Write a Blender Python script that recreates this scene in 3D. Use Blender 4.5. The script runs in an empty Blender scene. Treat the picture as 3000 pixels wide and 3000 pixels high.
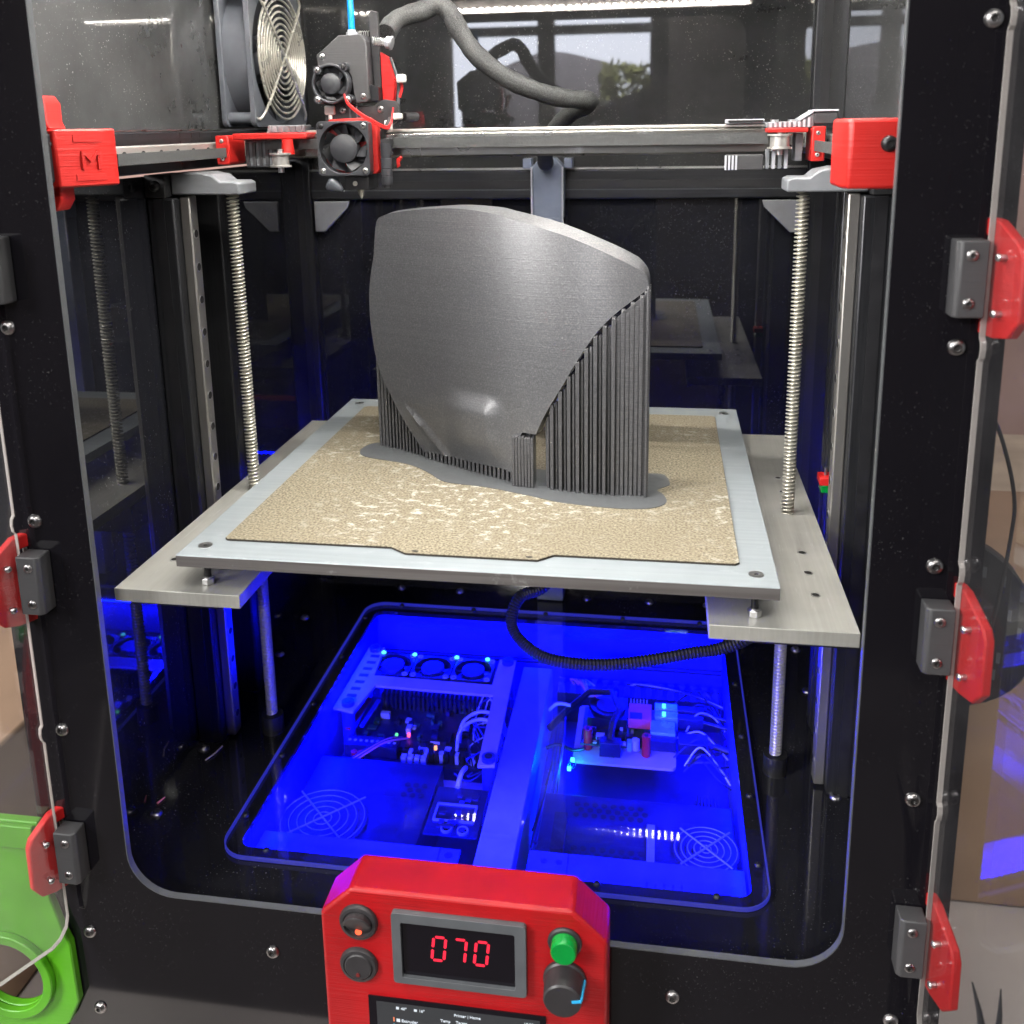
import bpy, bmesh, math, random
from mathutils import Vector, Matrix
random.seed(7)
sc = bpy.context.scene
COL = sc.collection
PI = math.pi

# ------------------------------------------------------------------ camera
cd = bpy.data.cameras.new("camera")
cam = bpy.data.objects.new("camera", cd)
COL.objects.link(cam)
RI = Vector((0.9883861, 0.15119737, -0.01524021))
UP = Vector((-0.01824135, 0.21760891, 0.97586557))
FW = Vector((-0.15086471, 0.96425397, -0.21783967))
CPOS = Vector((0.1110083, -0.5131285, 0.2540015))
cam.matrix_world = Matrix(((RI.x, UP.x, -FW.x, CPOS.x), (RI.y, UP.y, -FW.y, CPOS.y), (RI.z, UP.z, -FW.z, CPOS.z), (0, 0, 0, 1)))
cd.sensor_width = 36.0
cd.lens = 36.0 * 1829.36 / 1932.0
cd.shift_y = -322.0 / 1932.0
cd.clip_start = 0.01
cd.clip_end = 50
cd.dof.use_dof = True
cd.dof.focus_distance = 0.68
cd.dof.aperture_fstop = 12
sc.camera = cam

# ------------------------------------------------------------------ world and room light
wd = bpy.data.worlds.new("World")
sc.world = wd
wd.use_nodes = True
bg = wd.node_tree.nodes["Background"]
bg.inputs[0].default_value = (0.95, 0.97, 1.0, 1)
bg.inputs[1].default_value = 0.30

def area(name, loc, target, sx, sy, power, color):
    ld = bpy.data.lights.new(name, 'AREA')
    ld.shape = 'RECTANGLE'; ld.size = sx; ld.size_y = sy
    ld.energy = power; ld.color = color
    o = bpy.data.objects.new(name, ld); COL.objects.link(o)
    o.location = loc
    o.rotation_euler = (Vector(target) - Vector(loc)).to_track_quat('-Z', 'Y').to_euler()
    return o
area("room_window_light", (-1.75, -1.40, 1.15), (0, 0.1, 0.05), 0.6, 1.1, 92, (1.0, 0.98, 0.96))
area("ceiling_tube_lamp", (0.65, -1.15, 1.85), (0.0, 0.0, 0.0), 1.2, 0.10, 24, (1.0, 0.97, 0.90))
# blue lamps of the electronics bay, tucked under the lip of the floor panel
BLUE = (0.0, 0.002, 1.0)
area("bay_lamp_front", (0.0, 0.047, -0.246), (0.0, 0.17, -0.33), 0.30, 0.006, 3.4, BLUE)
area("bay_lamp_rear", (0.0, 0.379, -0.246), (0.0, 0.31, -0.33), 0.30, 0.006, 2.2, BLUE)
area("bay_lamp_left", (-0.174, 0.21, -0.246), (-0.09, 0.21, -0.33), 0.28, 0.006, 2.6, BLUE)
area("bay_lamp_right", (0.174, 0.21, -0.246), (0.09, 0.21, -0.33), 0.28, 0.006, 2.6, BLUE)

sc.view_settings.view_transform = 'Standard'
sc.view_settings.look = 'None'
sc.view_settings.exposure = 0.0
sc.view_settings.gamma = 1.0
sc.view_settings.use_curve_mapping = False
sc.render.engine = 'CYCLES'
cy = sc.cycles
cy.max_bounces = 10; cy.diffuse_bounces = 3; cy.glossy_bounces = 6; cy.transmission_bounces = 6
cy.transparent_max_bounces = 24
cy.caustics_reflective = False; cy.caustics_refractive = False
cy.sample_clamp_indirect = 60.0
cy.blur_glossy = 0.0
cy.use_denoising = True
try:
    cy.denoiser = 'OPENIMAGEDENOISE'
except Exception:
    pass

# ------------------------------------------------------------------ materials
MATS = {}
def nmat(name):
    m = bpy.data.materials.new(name); m.use_nodes = True
    nt = m.node_tree; MATS[name] = m
    return m, nt, nt.nodes["Principled BSDF"]

def coords(nt, scale=(1, 1, 1), kind='Object'):
    tc = nt.nodes.new('ShaderNodeTexCoord'); mp = nt.nodes.new('ShaderNodeMapping')
    mp.inputs['Scale'].default_value = scale
    nt.links.new(tc.outputs[kind], mp.inputs['Vector'])
    return mp.outputs[0]

def noise(nt, scale, vec, detail=3.0, rough=0.55):
    n = nt.nodes.new('ShaderNodeTexNoise')
    n.inputs['Scale'].default_value = scale; n.inputs['Detail'].default_value = detail
    n.inputs['Roughness'].default_value = rough
    if vec is not None: nt.links.new(vec, n.inputs['Vector'])
    return n.outputs['Fac']

def ramp(nt, fac, stops):
    r = nt.nodes.new('ShaderNodeValToRGB')
    el = r.color_ramp.elements
    while len(el) < len(stops): el.new(0.5)
    for e, (p, c) in zip(el, stops):
        e.position = p; e.color = (c[0], c[1], c[2], 1) if len(c) > 2 else (c[0],) * 3 + (1,)
    nt.links.new(fac, r.inputs[0])
    return r.outputs[0]

def mixc(nt, fac, a, b):
    m = nt.nodes.new('ShaderNodeMix'); m.data_type = 'RGBA'
    for s, val in ((m.inputs[0], fac), (m.inputs[6], a), (m.inputs[7], b)):
        if hasattr(val, 'is_linked'): nt.links.new(val, s)
        elif isinstance(val, (int, float)): s.default_value = val
        else: s.default_value = (val[0], val[1], val[2], 1)
    return m.outputs[2]

def bump(nt, b, h, strength, dist):
    n = nt.nodes.new('ShaderNodeBump'); n.inputs['Strength'].default_value = strength
    n.inputs['Distance'].default_value = dist
    nt.links.new(h, n.inputs['Height']); nt.links.new(n.outputs[0], b.inputs['Normal'])

def mat(name, col, rough=0.5, metal=0.0, var=0.12, scale=60, bmp=0.0, stretch=(1, 1, 1), spec=0.5, rvar=0.08):
    m, nt, b = nmat(name)
    v = coords(nt, stretch)
    f = noise(nt, scale, v, 4)
    lo = tuple(max(0, c * (1 - var)) for c in col); hi = tuple(min(1, c * (1 + var)) for c in col)
    nt.links.new(ramp(nt, f, [(0.3, lo), (0.7, hi)]), b.inputs['Base Color'])
    nt.links.new(ramp(nt, f, [(0.3, (max(0.02, rough - rvar),)), (0.7, (min(1, rough + rvar),))]), b.inputs['Roughness'])
    b.inputs['Metallic'].default_value = metal
    b.inputs['Specular IOR Level'].default_value = spec
    if bmp: bump(nt, b, f, bmp, 0.001)
    return m

def emit(name, col, strength):
    m, nt, b = nmat(name)
    b.inputs['Base Color'].default_value = (0.02, 0.02, 0.02, 1)
    b.inputs['Emission Color'].default_value = (*col, 1)
    b.inputs['Emission Strength'].default_value = strength
    return m

def printed(name, col, rough=0.42, axis=2, freq=900, strength=0.35, var=0.1):
    """layered 3D-printed plastic: fine lines across one axis"""
    m, nt, b = nmat(name)
    st = [14, 14, 14]; st[axis] = freq
    f = noise(nt, 1.0, coords(nt, tuple(st)), 2)
    g = noise(nt, 35, coords(nt), 3)
    lo = tuple(c * (1 - var) for c in col); hi = tuple(min(1, c * (1 + var)) for c in col)
    nt.links.new(ramp(nt, g, [(0.3, lo), (0.7, hi)]), b.inputs['Base Color'])
    b.inputs['Roughness'].default_value = rough
    bump(nt, b, f, strength, 0.0004)
    return m

def acrylic_black(name, base, rough, dust, dustcol=(0.35, 0.36, 0.37), specks=0.0, spec=0.5):
    m, nt, b = nmat(name)
    v = coords(nt)
    f = noise(nt, 7, v, 6, 0.65)
    c = mixc(nt, ramp(nt, f, [(0.35, (dust * 0.35,)), (0.75, (dust,))]), base, dustcol)
    if specks:
        s = noise(nt, 760, v, 1)
        s2 = noise(nt, 16, v, 2)
        sf = ramp(nt, s, [(0.70, (0,)), (0.76, (1,))])
        sg = ramp(nt, s2, [(0.42, (0,)), (0.66, (1,))])
        mm = nt.nodes.new('ShaderNodeMath'); mm.operation = 'MULTIPLY'
        nt.links.new(sf, mm.inputs[0]); nt.links.new(sg, mm.inputs[1])
        m3 = nt.nodes.new('ShaderNodeMath'); m3.operation = 'MULTIPLY'; m3.inputs[1].default_value = specks
        nt.links.new(mm.outputs[0], m3.inputs[0])
        c = mixc(nt, m3.outputs[0], c, (0.75, 0.75, 0.73))
    nt.links.new(c, b.inputs['Base Color'])
    nt.links.new(ramp(nt, f, [(0.3, (rough,)), (0.8, (rough * 1.6 + 0.002,))]), b.inputs['Roughness'])
    b.inputs['Specular IOR Level'].default_value = spec
    return m

def clear(name, tint=(0.95, 0.96, 0.96), haze=0.03, ior=1.49, smear=8):
    m, nt, b = nmat(name)
    nt.nodes.remove(b)
    out = nt.nodes["Material Output"]
    tr = nt.nodes.new('ShaderNodeBsdfTransparent'); tr.inputs[0].default_value = (*tint, 1)
    gl = nt.nodes.new('ShaderNodeBsdfGlossy'); gl.inputs['Roughness'].default_value = 0.004
    df = nt.nodes.new('ShaderNodeBsdfDiffuse'); df.inputs[0].default_value = (0.7, 0.7, 0.72, 1)
    fr = nt.nodes.new('ShaderNodeFresnel'); gm = nt.nodes.new('ShaderNodeNewGeometry'); mi = nt.nodes.new('ShaderNodeMix')
    mi.inputs[2].default_value = ior; mi.inputs[3].default_value = 1.0 / ior
    nt.links.new(gm.outputs['Backfacing'], mi.inputs[0]); nt.links.new(mi.outputs[0], fr.inputs[0])
    f = ramp(nt, noise(nt, smear, coords(nt), 6, 0.7), [(0.4, (haze * 0.3,)), (0.8, (haze * 1.8,))])
    m1 = nt.nodes.new('ShaderNodeMixShader'); m2 = nt.nodes.new('ShaderNodeMixShader')
    nt.links.new(f, m1.inputs[0]); nt.links.new(tr.outputs[0], m1.inputs[1]); nt.links.new(df.outputs[0], m1.inputs[2])
    nt.links.new(fr.outputs[0], m2.inputs[0]); nt.links.new(m1.outputs[0], m2.inputs[1]); nt.links.new(gl.outputs[0], m2.inputs[2])
    nt.links.new(m2.outputs[0], out.inputs[0])
    return m

def build_sheet(name):
    m, nt, b = nmat(name)
    v = coords(nt)
    grain = noise(nt, 620, v, 2, 0.6)
    streak = noise(nt, 1.0, coords(nt, (115, 160, 1)), 5, 0.72)
    patch = noise(nt, 8, v, 2)
    big = noise(nt, 5, v, 2)
    c = ramp(nt, grain, [(0.33, (0.085, 0.068, 0.040)), (0.48, (0.240, 0.207, 0.142)), (0.66, (0.42, 0.38, 0.285))])
    c = mixc(nt, ramp(nt, big, [(0.42, (0.0,)), (0.62, (0.42,))]), c, (0.18, 0.152, 0.100))
    sep = nt.nodes.new('ShaderNodeSeparateXYZ'); nt.links.new(v, sep.inputs[0])
    gl = nt.nodes.new('ShaderNodeVectorMath'); gl.operation = 'DISTANCE'; gl.inputs[1].default_value = (-0.045, -0.050, 0.0016)
    nt.links.new(v, gl.inputs[0])
    wear = ramp(nt, gl.outputs['Value'], [(0.04, (0.17,)), (0.13, (0.0,))])
    ad = nt.nodes.new('ShaderNodeMath'); ad.operation = 'ADD'
    nt.links.new(patch, ad.inputs[0]); nt.links.new(wear, ad.inputs[1]); patch = ad.outputs[0]
    mm = nt.nodes.new('ShaderNodeMath'); mm.operation = 'MULTIPLY'
    nt.links.new(ramp(nt, streak, [(0.53, (0,)), (0.62, (1.0,))]), mm.inputs[0])
    nt.links.new(ramp(nt, patch, [(0.49, (0.0,)), (0.68, (0.9,))]), mm.inputs[1])
    c = mixc(nt, mm.outputs[0], c, (0.60, 0.585, 0.53))
    nt.links.new(c, b.inputs['Base Color'])
    b.inputs['Roughness'].default_value = 0.55
    bump(nt, b, grain, 0.35, 0.0005)
    return m

def brushed(name, col, rough, stretch, blot=0.25, metal=1.0):
    m, nt, b = nmat(name)
    s = noise(nt, 1.0, coords(nt, stretch), 3)
    p = noise(nt, 11, coords(nt), 4)
    lo = tuple(c * (1 - blot) for c in col)
    c = mixc(nt, ramp(nt, p, [(0.35, (0,)), (0.7, (1,))]), col, lo)
    sc1 = noise(nt, 1.0, coords(nt, (stretch[0] * 0.6 + 30, stretch[1] * 0.25 + 25, 30)), 5, 0.75)
    c = mixc(nt, ramp(nt, s, [(0.40, (0.0,)), (0.80, (0.12,))]), c, (0.85, 0.86, 0.85))
    c = mixc(nt, ramp(nt, sc1, [(0.60, (0.0,)), (0.72, (0.28,))]), c, (0.80, 0.82, 0.82))
    c = mixc(nt, ramp(nt, sc1, [(0.22, (0.45,)), (0.36, (0.0,))]), c, tuple(q * 0.35 for q in col))
    nt.links.new(c, b.inputs['Base Color'])
    nt.links.new(ramp(nt, p, [(0.3, (rough,)), (0.7, (rough + 0.15,))]), b.inputs['Roughness'])
    b.inputs['Metallic'].default_value = metal
    bump(nt, b, s, 0.12, 0.0003)
    return m

def filament(name):
    m, nt, b = nmat(name)
    lay = noise(nt, 1.0, coords(nt, (3, 3, 1500)), 1)
    gr = noise(nt, 900, coords(nt), 2)
    lines = noise(nt, 1.0, coords(nt, (5, 5, 420)), 2, 0.6)
    c = ramp(nt, gr, [(0.3, (0.066, 0.068, 0.073)), (0.55, (0.094, 0.096, 0.102)), (0.75, (0.15, 0.15, 0.157))])
    c = mixc(nt, ramp(nt, lines, [(0.45, (0,)), (0.75, (0.16,))]), c, (0.17, 0.17, 0.18))
    nt.links.new(c, b.inputs['Base Color'])
    nt.links.new(ramp(nt, lay, [(0.3, (0.29,)), (0.7, (0.36,))]), b.inputs['Roughness'])
    b.inputs['Specular IOR Level'].default_value = 0.85
    mm = nt.nodes.new('ShaderNodeMath'); mm.operation = 'ADD'
    nt.links.new(lay, mm.inputs[0]); nt.links.new(gr, mm.inputs[1])
    bump(nt, b, mm.outputs[0], 0.22, 0.0005)
    return m

def braid(name):
    m, nt, b = nmat(name)
    w = noise(nt, 1400, coords(nt), 1)
    nt.links.new(ramp(nt, w, [(0.35, (0.022, 0.023, 0.024)), (0.65, (0.085, 0.088, 0.088))]), b.inputs['Base Color'])
    b.inputs['Roughness'].default_value = 0.7
    bump(nt, b, w, 0.5, 0.0005)
    return m

mat('black_extrusion', (0.035, 0.036, 0.040), 0.34, 0.55, 0.2, 20, stretch=(40, 40, 1))
mat('black_extrusion_h', (0.032, 0.033, 0.037), 0.36, 0.5, 0.2, 20, stretch=(1, 40, 40))
mat('groove', (0.010, 0.010, 0.012), 0.5)
acrylic_black('front_acrylic', (0.0045, 0.004, 0.006), 0.055, 0.016, (0.25, 0.24, 0.26), 0.06)
acrylic_black('inner_acrylic', (0.006, 0.006, 0.009), 0.005, 0.045, (0.3, 0.32, 0.36), 0.25, 0.9)
acrylic_black('floor_acrylic', (0.006, 0.006, 0.009), 0.05, 0.03, (0.3, 0.3, 0.33), 0.35)
acrylic_black('dusty_acrylic', (0.012, 0.012, 0.013), 0.012, 0.26, (0.35, 0.36, 0.36), 0.55, 0.9)
acrylic_black('dusty_mirror', (0.010, 0.010, 0.011), 0.012, 0.13, (0.35, 0.36, 0.36), 0.55, 1.0)
mat('panel_edge', (0.085, 0.09, 0.095), 0.4)
emit('painted_edge_glow', (0.05, 0.06, 1.0), 0.35)  # piped blue light put in as emission; the lid edge is no lamp
mat('door_edge', (0.50, 0.46, 0.43), 0.35, 0, 0.04)
clear('door_acrylic', (0.95, 0.95, 0.955), 0.014, 1.6)
clear('lid_acrylic', (0.97, 0.97, 1.0), 0.003, 1.62)
printed('red_print', (0.55, 0.018, 0.014), 0.42, 2, 900, 0.7)
printed('red_print_bright', (0.54, 0.005, 0.005), 0.6, 2, 900, 0.6)
printed('red_print_box', (0.36, 0.0035, 0.006), 0.45, 2, 900, 0.9, 0.16)
printed('grey_print', (0.19, 0.20, 0.215), 0.5)
printed('dark_print', (0.055, 0.055, 0.058), 0.5)
printed('black_print', (0.022, 0.022, 0.024), 0.5)
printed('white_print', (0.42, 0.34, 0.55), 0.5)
printed('green_print', (0.075, 0.31, 0.008), 0.4, 2, 400, 0.25)
brushed('plate_alu', (0.37, 0.415, 0.44), 0.42, (6, 240, 240), 0.14, 0.35)
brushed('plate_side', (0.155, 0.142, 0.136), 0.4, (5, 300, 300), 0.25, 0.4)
brushed('arm_alu', (0.46, 0.455, 0.415), 0.4, (420, 6, 60), 0.3, 0.4)
brushed('steel', (0.66, 0.64, 0.60), 0.25, (30, 30, 30), 0.2, 0.7)
brushed('rail_steel', (0.46, 0.445, 0.42), 0.28, (60, 60, 3), 0.3, 0.85)
brushed('screw_steel', (0.66, 0.635, 0.55), 0.3, (30, 30, 30), 0.2, 0.7)
brushed('gantry_alu', (0.22, 0.215, 0.20), 0.22, (4, 60, 300), 0.35, 0.9)
mat('zinc', (0.60, 0.60, 0.60), 0.33, 1.0, 0.15)
mat('bolt_steel', (0.34, 0.33, 0.33), 0.33, 1.0, 0.2)
mat('bolt_dark', (0.035, 0.035, 0.037), 0.38, 0.6)
mat('socket', (0.012, 0.011, 0.011), 0.6)
build_sheet('pei_sheet')
mat('sheet_edge', (0.03, 0.022, 0.014), 0.6)
filament('filament')
mat('support_plastic', (0.085, 0.085, 0.090), 0.38, 0, 0.35, 300, 0.3, (1, 1, 6))
mat('brim_plastic', (0.105, 0.112, 0.118), 0.42, 0, 0.1, 200, 0.1)
mat('black_plastic', (0.020, 0.020, 0.022), 0.42, 0, 0.15)
mat('fan_plastic', (0.042, 0.044, 0.050), 0.42, 0, 0.1)
mat('big_fan_plastic', (0.11, 0.12, 0.14), 0.38, 0, 0.1)
mat('wire_guard', (0.70, 0.68, 0.60), 0.3, 0.5, 0.1)
braid('braided_sleeve')
mat('black_rubber', (0.02, 0.02, 0.022), 0.5)
mat('belt', (0.07, 0.073, 0.073), 0.5, 0, 0.15, 500, 0.2)
mat('blue_ptfe', (0.0, 0.28, 0.85), 0.35)
mat('white_nylon', (0.80, 0.79, 0.76), 0.4)
mat('red_wire', (0.55, 0.02, 0.02), 0.4)
mat('grey_duct', (0.17, 0.20, 0.27), 0.45)
mat('gusset', (0.28, 0.285, 0.30), 0.35, 0.3)
mat('knob_black', (0.028, 0.026, 0.028), 0.45)
mat('bezel_grey', (0.085, 0.092, 0.10), 0.5)
mat('green_button', (0.0, 0.24, 0.035), 0.28)
mat('pointer_blue', (0.03, 0.40, 0.75), 0.4)
mat('display_glass', (0.004, 0.003, 0.006), 0.06)
emit('segment_red', (1.0, 0.002, 0.035), 1.7)
emit('lamp_red', (1.0, 0.10, 0.03), 2.2)
mat('lamp_off', (0.14, 0.015, 0.015), 0.4)
emit('lcd_back', (0.20, 0.26, 0.36), 0.055)
emit('lcd_text', (0.85, 0.92, 1.0), 1.0)
emit('lcd_orange', (1.0, 0.25, 0.1), 1.0)
emit('lcd_blue', (0.1, 0.6, 0.9), 1.0)
emit('led_white', (1.0, 0.96, 0.90), 680.0)
emit('led_cyan', (0.1, 0.9, 1.0), 3.0)
emit('led_green', (0.15, 1.0, 0.3), 1.6)
emit('led_red_small', (1.0, 0.1, 0.15), 3.0)
emit('led_orange_small', (1.0, 0.35, 0.1), 2.5)
mat('bay_floor', (0.010, 0.012, 0.15), 0.4, 0.2)  # blue of the bay lamps is also tinted into the bay colours
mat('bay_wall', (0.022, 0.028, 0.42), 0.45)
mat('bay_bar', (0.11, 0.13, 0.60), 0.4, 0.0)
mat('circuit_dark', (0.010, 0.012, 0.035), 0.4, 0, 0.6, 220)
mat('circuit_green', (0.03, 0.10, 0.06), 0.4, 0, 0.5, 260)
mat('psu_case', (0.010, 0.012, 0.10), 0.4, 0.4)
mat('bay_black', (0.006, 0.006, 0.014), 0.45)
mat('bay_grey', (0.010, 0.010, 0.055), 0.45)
mat('connector_white', (0.50, 0.51, 0.55), 0.4)
mat('magenta_box', (0.80, 0.10, 0.12), 0.4)
mat('usb_shell', (0.30, 0.75, 0.78), 0.25, 0.4)  # cyan light falling on the sockets is put into this colour
mat('pink_wire', (0.75, 0.22, 0.22), 0.4)
mat('wall_paint', (0.50, 0.33, 0.29), 0.85, 0, 0.1, 6)
mat('bench_top', (0.60, 0.54, 0.51), 0.6, 0, 0.12, 8)
mat('cardboard', (0.36, 0.24, 0.155), 0.8, 0, 0.12, 12)
mat('white_card', (0.70, 0.66, 0.62), 0.7)
mat('pale_wood', (0.52, 0.44, 0.34), 0.6, 0, 0.2, 20, stretch=(1, 1, 8))
mat('rear_paint', (0.075, 0.065, 0.06), 0.8, 0, 0.15, 3)
mat('room_dark', (0.05, 0.045, 0.045), 0.8)
emit('window_sky', (0.84, 0.88, 1.0), 10.0)
mat('roof_grey', (0.30, 0.29, 0.34), 0.8)
mat('hedge_leaf', (0.30, 0.32, 0.12), 0.7, 0, 0.4, 30)
mat('facade_pink', (0.72, 0.52, 0.42), 0.8)

# ------------------------------------------------------------------ mesh helpers
ORG = {}
class MB:
    def __init__(s): s.v = []; s.f = []
    def add(s, vs, fs):
        o = len(s.v); s.v += [Vector(p) for p in vs]; s.f += [tuple(i + o for i in f) for f in fs]; return s
    def box(s, x0, x1, y0, y1, z0, z1):
        return s.add([(x0, y0, z0), (x1, y0, z0), (x1, y1, z0), (x0, y1, z0), (x0, y0, z1), (x1, y0, z1), (x1, y1, z1), (x0, y1, z1)],
                     [(0, 3, 2, 1), (4, 5, 6, 7), (0, 1, 5, 4), (1, 2, 6, 5), (2, 3, 7, 6), (3, 0, 4, 7)])
    def bar(s, p0, p1, w, h, up=(0, 0, 1)):
        p0, p1 = Vector(p0), Vector(p1); d = (p1 - p0).normalized(); u = Vector(up)
        a = d.cross(u).normalized() * (w / 2); b = a.cross(d).normalized() * (h / 2)
        vs = [p + a * i + b * j for p in (p0, p1) for i, j in ((-1, -1), (1, -1), (1, 1), (-1, 1))]
        return s.add(vs, [(0, 1, 2, 3), (7, 6, 5, 4), (0, 4, 5, 1), (1, 5, 6, 2), (2, 6, 7, 3), (3, 7, 4, 0)])
    def prism(s, poly, axis, a, b):
        def P(u, w, t): return {'x': (t, u, w), 'y': (u, t, w), 'z': (u, w, t)}[axis]
        n = len(poly)
        vs = [P(u, w, a) for u, w in poly] + [P(u, w, b) for u, w in poly]
        fs = [tuple(range(n - 1, -1, -1)), tuple(range(n, 2 * n))] + [(i, (i + 1) % n, n + (i + 1) % n, n + i) for i in range(n)]
        return s.add(vs, fs)
    def cyl(s, p0, p1, r0, r1=None, n=20):
        r1 = r0 if r1 is None else r1
        p0, p1 = Vector(p0), Vector(p1); d = (p1 - p0).normalized()
        a = d.orthogonal().normalized(); b = d.cross(a)
        vs = []
        for p, r in ((p0, r0), (p1, r1)):
            vs += [p + (a * math.cos(2 * PI * i / n) + b * math.sin(2 * PI * i / n)) * r for i in range(n)]
        return s.add(vs, [tuple(range(n - 1, -1, -1)), tuple(range(n, 2 * n))] + [(i, (i + 1) % n, n + (i + 1) % n, n + i) for i in range(n)])
    def lathe(s, prof, origin, axis, n=24):
        o = Vector(origin); d = Vector(axis).normalized(); a = d.orthogonal().normalized(); b = d.cross(a)
        vs = []
        for r, t in prof:
            vs += [o + d * t + (a * math.cos(2 * PI * i / n) + b * math.sin(2 * PI * i / n)) * max(r, 1e-5) for i in range(n)]
        fs = [(k * n + i, k * n + (i + 1) % n, (k + 1) * n + (i + 1) % n, (k + 1) * n + i) for k in range(len(prof) - 1) for i in range(n)]
        fs += [tuple(range(n - 1, -1, -1)), tuple(range((len(prof) - 1) * n, len(prof) * n))]
        return s.add(vs, fs)
    def tube(s, pts, r, n=8, closed=False):
        pts = [Vector(p) for p in pts]; m = len(pts)
        rr = r if isinstance(r, (list, tuple)) else [r] * m
        vs = []; a = None
        for i, p in enumerate(pts):
            if closed: d = (pts[(i + 1) % m] - pts[i - 1]).normalized()
            else: d = (pts[min(i + 1, m - 1)] - pts[max(i - 1, 0)]).normalized()
            if a is None: a = d.orthogonal().normalized()
            a = (a - d * a.dot(d)).normalized(); b = d.cross(a)
            vs += [p + (a * math.cos(2 * PI * k / n) + b * math.sin(2 * PI * k / n)) * rr[i] for k in range(n)]
        fs = [(i * n + k, i * n + (k + 1) % n, ((i + 1) % m) * n + (k + 1) % n, ((i + 1) % m) * n + k) for i in range(m if closed else m - 1) for k in range(n)]
        if not closed: fs += [tuple(range(n - 1, -1, -1)), tuple(range((m - 1) * n, m * n))]
        return s.add(vs, fs)
    def plate(s, outer, holes, axis, a, b):
        bm = bmesh.new(); es = []
        for loop in [outer] + holes:
            vv = [bm.verts.new((p[0], p[1], 0)) for p in loop]
            es += [bm.edges.new((vv[i], vv[(i + 1) % len(vv)])) for i in range(len(vv))]
        bmesh.ops.triangle_fill(bm, use_beauty=True, edges=es, normal=(0, 0, 1))
        bm.verts.ensure_lookup_table(); bm.verts.index_update()
        flat = [(v.co.x, v.co.y) for v in bm.verts]; tris = [tuple(v.index for v in f.verts) for f in bm.faces]
        bm.free()
        def P(u, w, t): return {'x': (t, u, w), 'y': (u, t, w), 'z': (u, w, t)}[axis]
        n = len(flat)
        vs = [P(u, w, a) for u, w in flat] + [P(u, w, b) for u, w in flat]
        fs = tris + [tuple(i + n for i in reversed(t)) for t in tris]
        o = 0
        for loop in [outer] + holes:
            k = len(loop)
            fs += [(o + i, o + (i + 1) % k, n + o + (i + 1) % k, n + o + i) for i in range(k)]
            o += k
        return s.add(vs, fs)
    def xf(s, fn):
        s.v = [Vector(fn(p)) for p in s.v]; return s
    def build(s, name, material, parent=None, bevel=0.0, smooth=35, seg=2):
        me = bpy.data.meshes.new(name)
        if parent is not None: org = ORG[parent]
        else:
            xs = [p.x for p in s.v]; ys = [p.y for p in s.v]; zs = [p.z for p in s.v]
            org = Vector(((min(xs) + max(xs)) / 2, (min(ys) + max(ys)) / 2, min(zs)))
        me.from_pydata([tuple(p - org) for p in s.v], [], s.f)
        bm = bmesh.new(); bm.from_mesh(me); bmesh.ops.recalc_face_normals(bm, faces=bm.faces); bm.to_mesh(me); bm.free()
        me.materials.append(MATS[material])
        if smooth:
            me.shade_smooth(); me.set_sharp_from_angle(angle=math.radians(smooth))
        o = bpy.data.objects.new(name, me); COL.objects.link(o)
        ORG[o] = org
        if parent is not None: o.parent = parent
        else: o.location = org
        if bevel:
            md = o.modifiers.new('bevel', 'BEVEL'); md.width = bevel; md.segments = seg; md.limit_method = 'ANGLE'; md.angle_limit = math.radians(40)
        return o

def tag(o, label=None, cat=None, group=None, kind=None):
    if label: o['label'] = label
    if cat: o['category'] = cat
    if group: o['group'] = group
    if kind: o['kind'] = kind
    return o

def thing(name, loc, label, cat, group=None):
    o = bpy.data.objects.new(name, None); COL.objects.link(o); o.empty_display_size = 0.01
    o.location = loc; ORG[o] = Vector(loc)
    return tag(o, label, cat, group)

def rrect(x0, x1, y0, y1, r, n=8):
    pts = []
    for cx, cy_, a0 in ((x1 - r, y1 - r, 0), (x0 + r, y1 - r, 90), (x0 + r, y0 + r, 180), (x1 - r, y0 + r, 270)):
        for i in range(n + 1):
            a = math.radians(a0 + 90 * i / n); pts.append((cx + r * math.cos(a), cy_ + r * math.sin(a)))
    return pts

def circ(cx, cz, r, n=24): return [(cx + r * math.cos(2 * PI * i / n), cz + r * math.sin(2 * PI * i / n)) for i in range(n)]

def spline(pts, n=8):
    pts = [Vector(p) for p in pts]; out = []
    for i in range(len(pts) - 1):
        p0 = pts[max(i - 1, 0)]; p1 = pts[i]; p2 = pts[i + 1]; p3 = pts[min(i + 2, len(pts) - 1)]
        for k in range(n):
            t = k / n
            out.append(0.5 * ((2 * p1) + (p2 - p0) * t + (2 * p0 - 5 * p1 + 4 * p2 - p3) * t * t + (3 * p1 - p0 - 3 * p2 + p3) * t ** 3))
    out.append(pts[-1]); return out

def text_mesh(body, size, align='LEFT'):
    cu = bpy.data.curves.new('lettering', 'FONT'); cu.body = body; cu.size = size; cu.align_x = align; cu.extrude = 0.00012
    cu.resolution_u = 3
    o = bpy.data.objects.new('lettering', cu); COL.objects.link(o)
    bpy.context.view_layer.update()
    me = bpy.data.meshes.new_from_object(o.evaluated_get(bpy.context.evaluated_depsgraph_get()))
    vs = [v.co.copy() for v in me.vertices]; fs = [tuple(p.vertices) for p in me.polygons]
    bpy.data.objects.remove(o); bpy.data.curves.remove(cu); bpy.data.meshes.remove(me)
    return vs, fs

def text_on_front(body, size, x, y, z, name, material, parent, align='LEFT'):
    vs, fs = text_mesh(body, size, align)
    return MB().add([(x + v.x, y - v.z, z + v.y) for v in vs], fs).build(name, material, parent, smooth=0)

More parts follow.
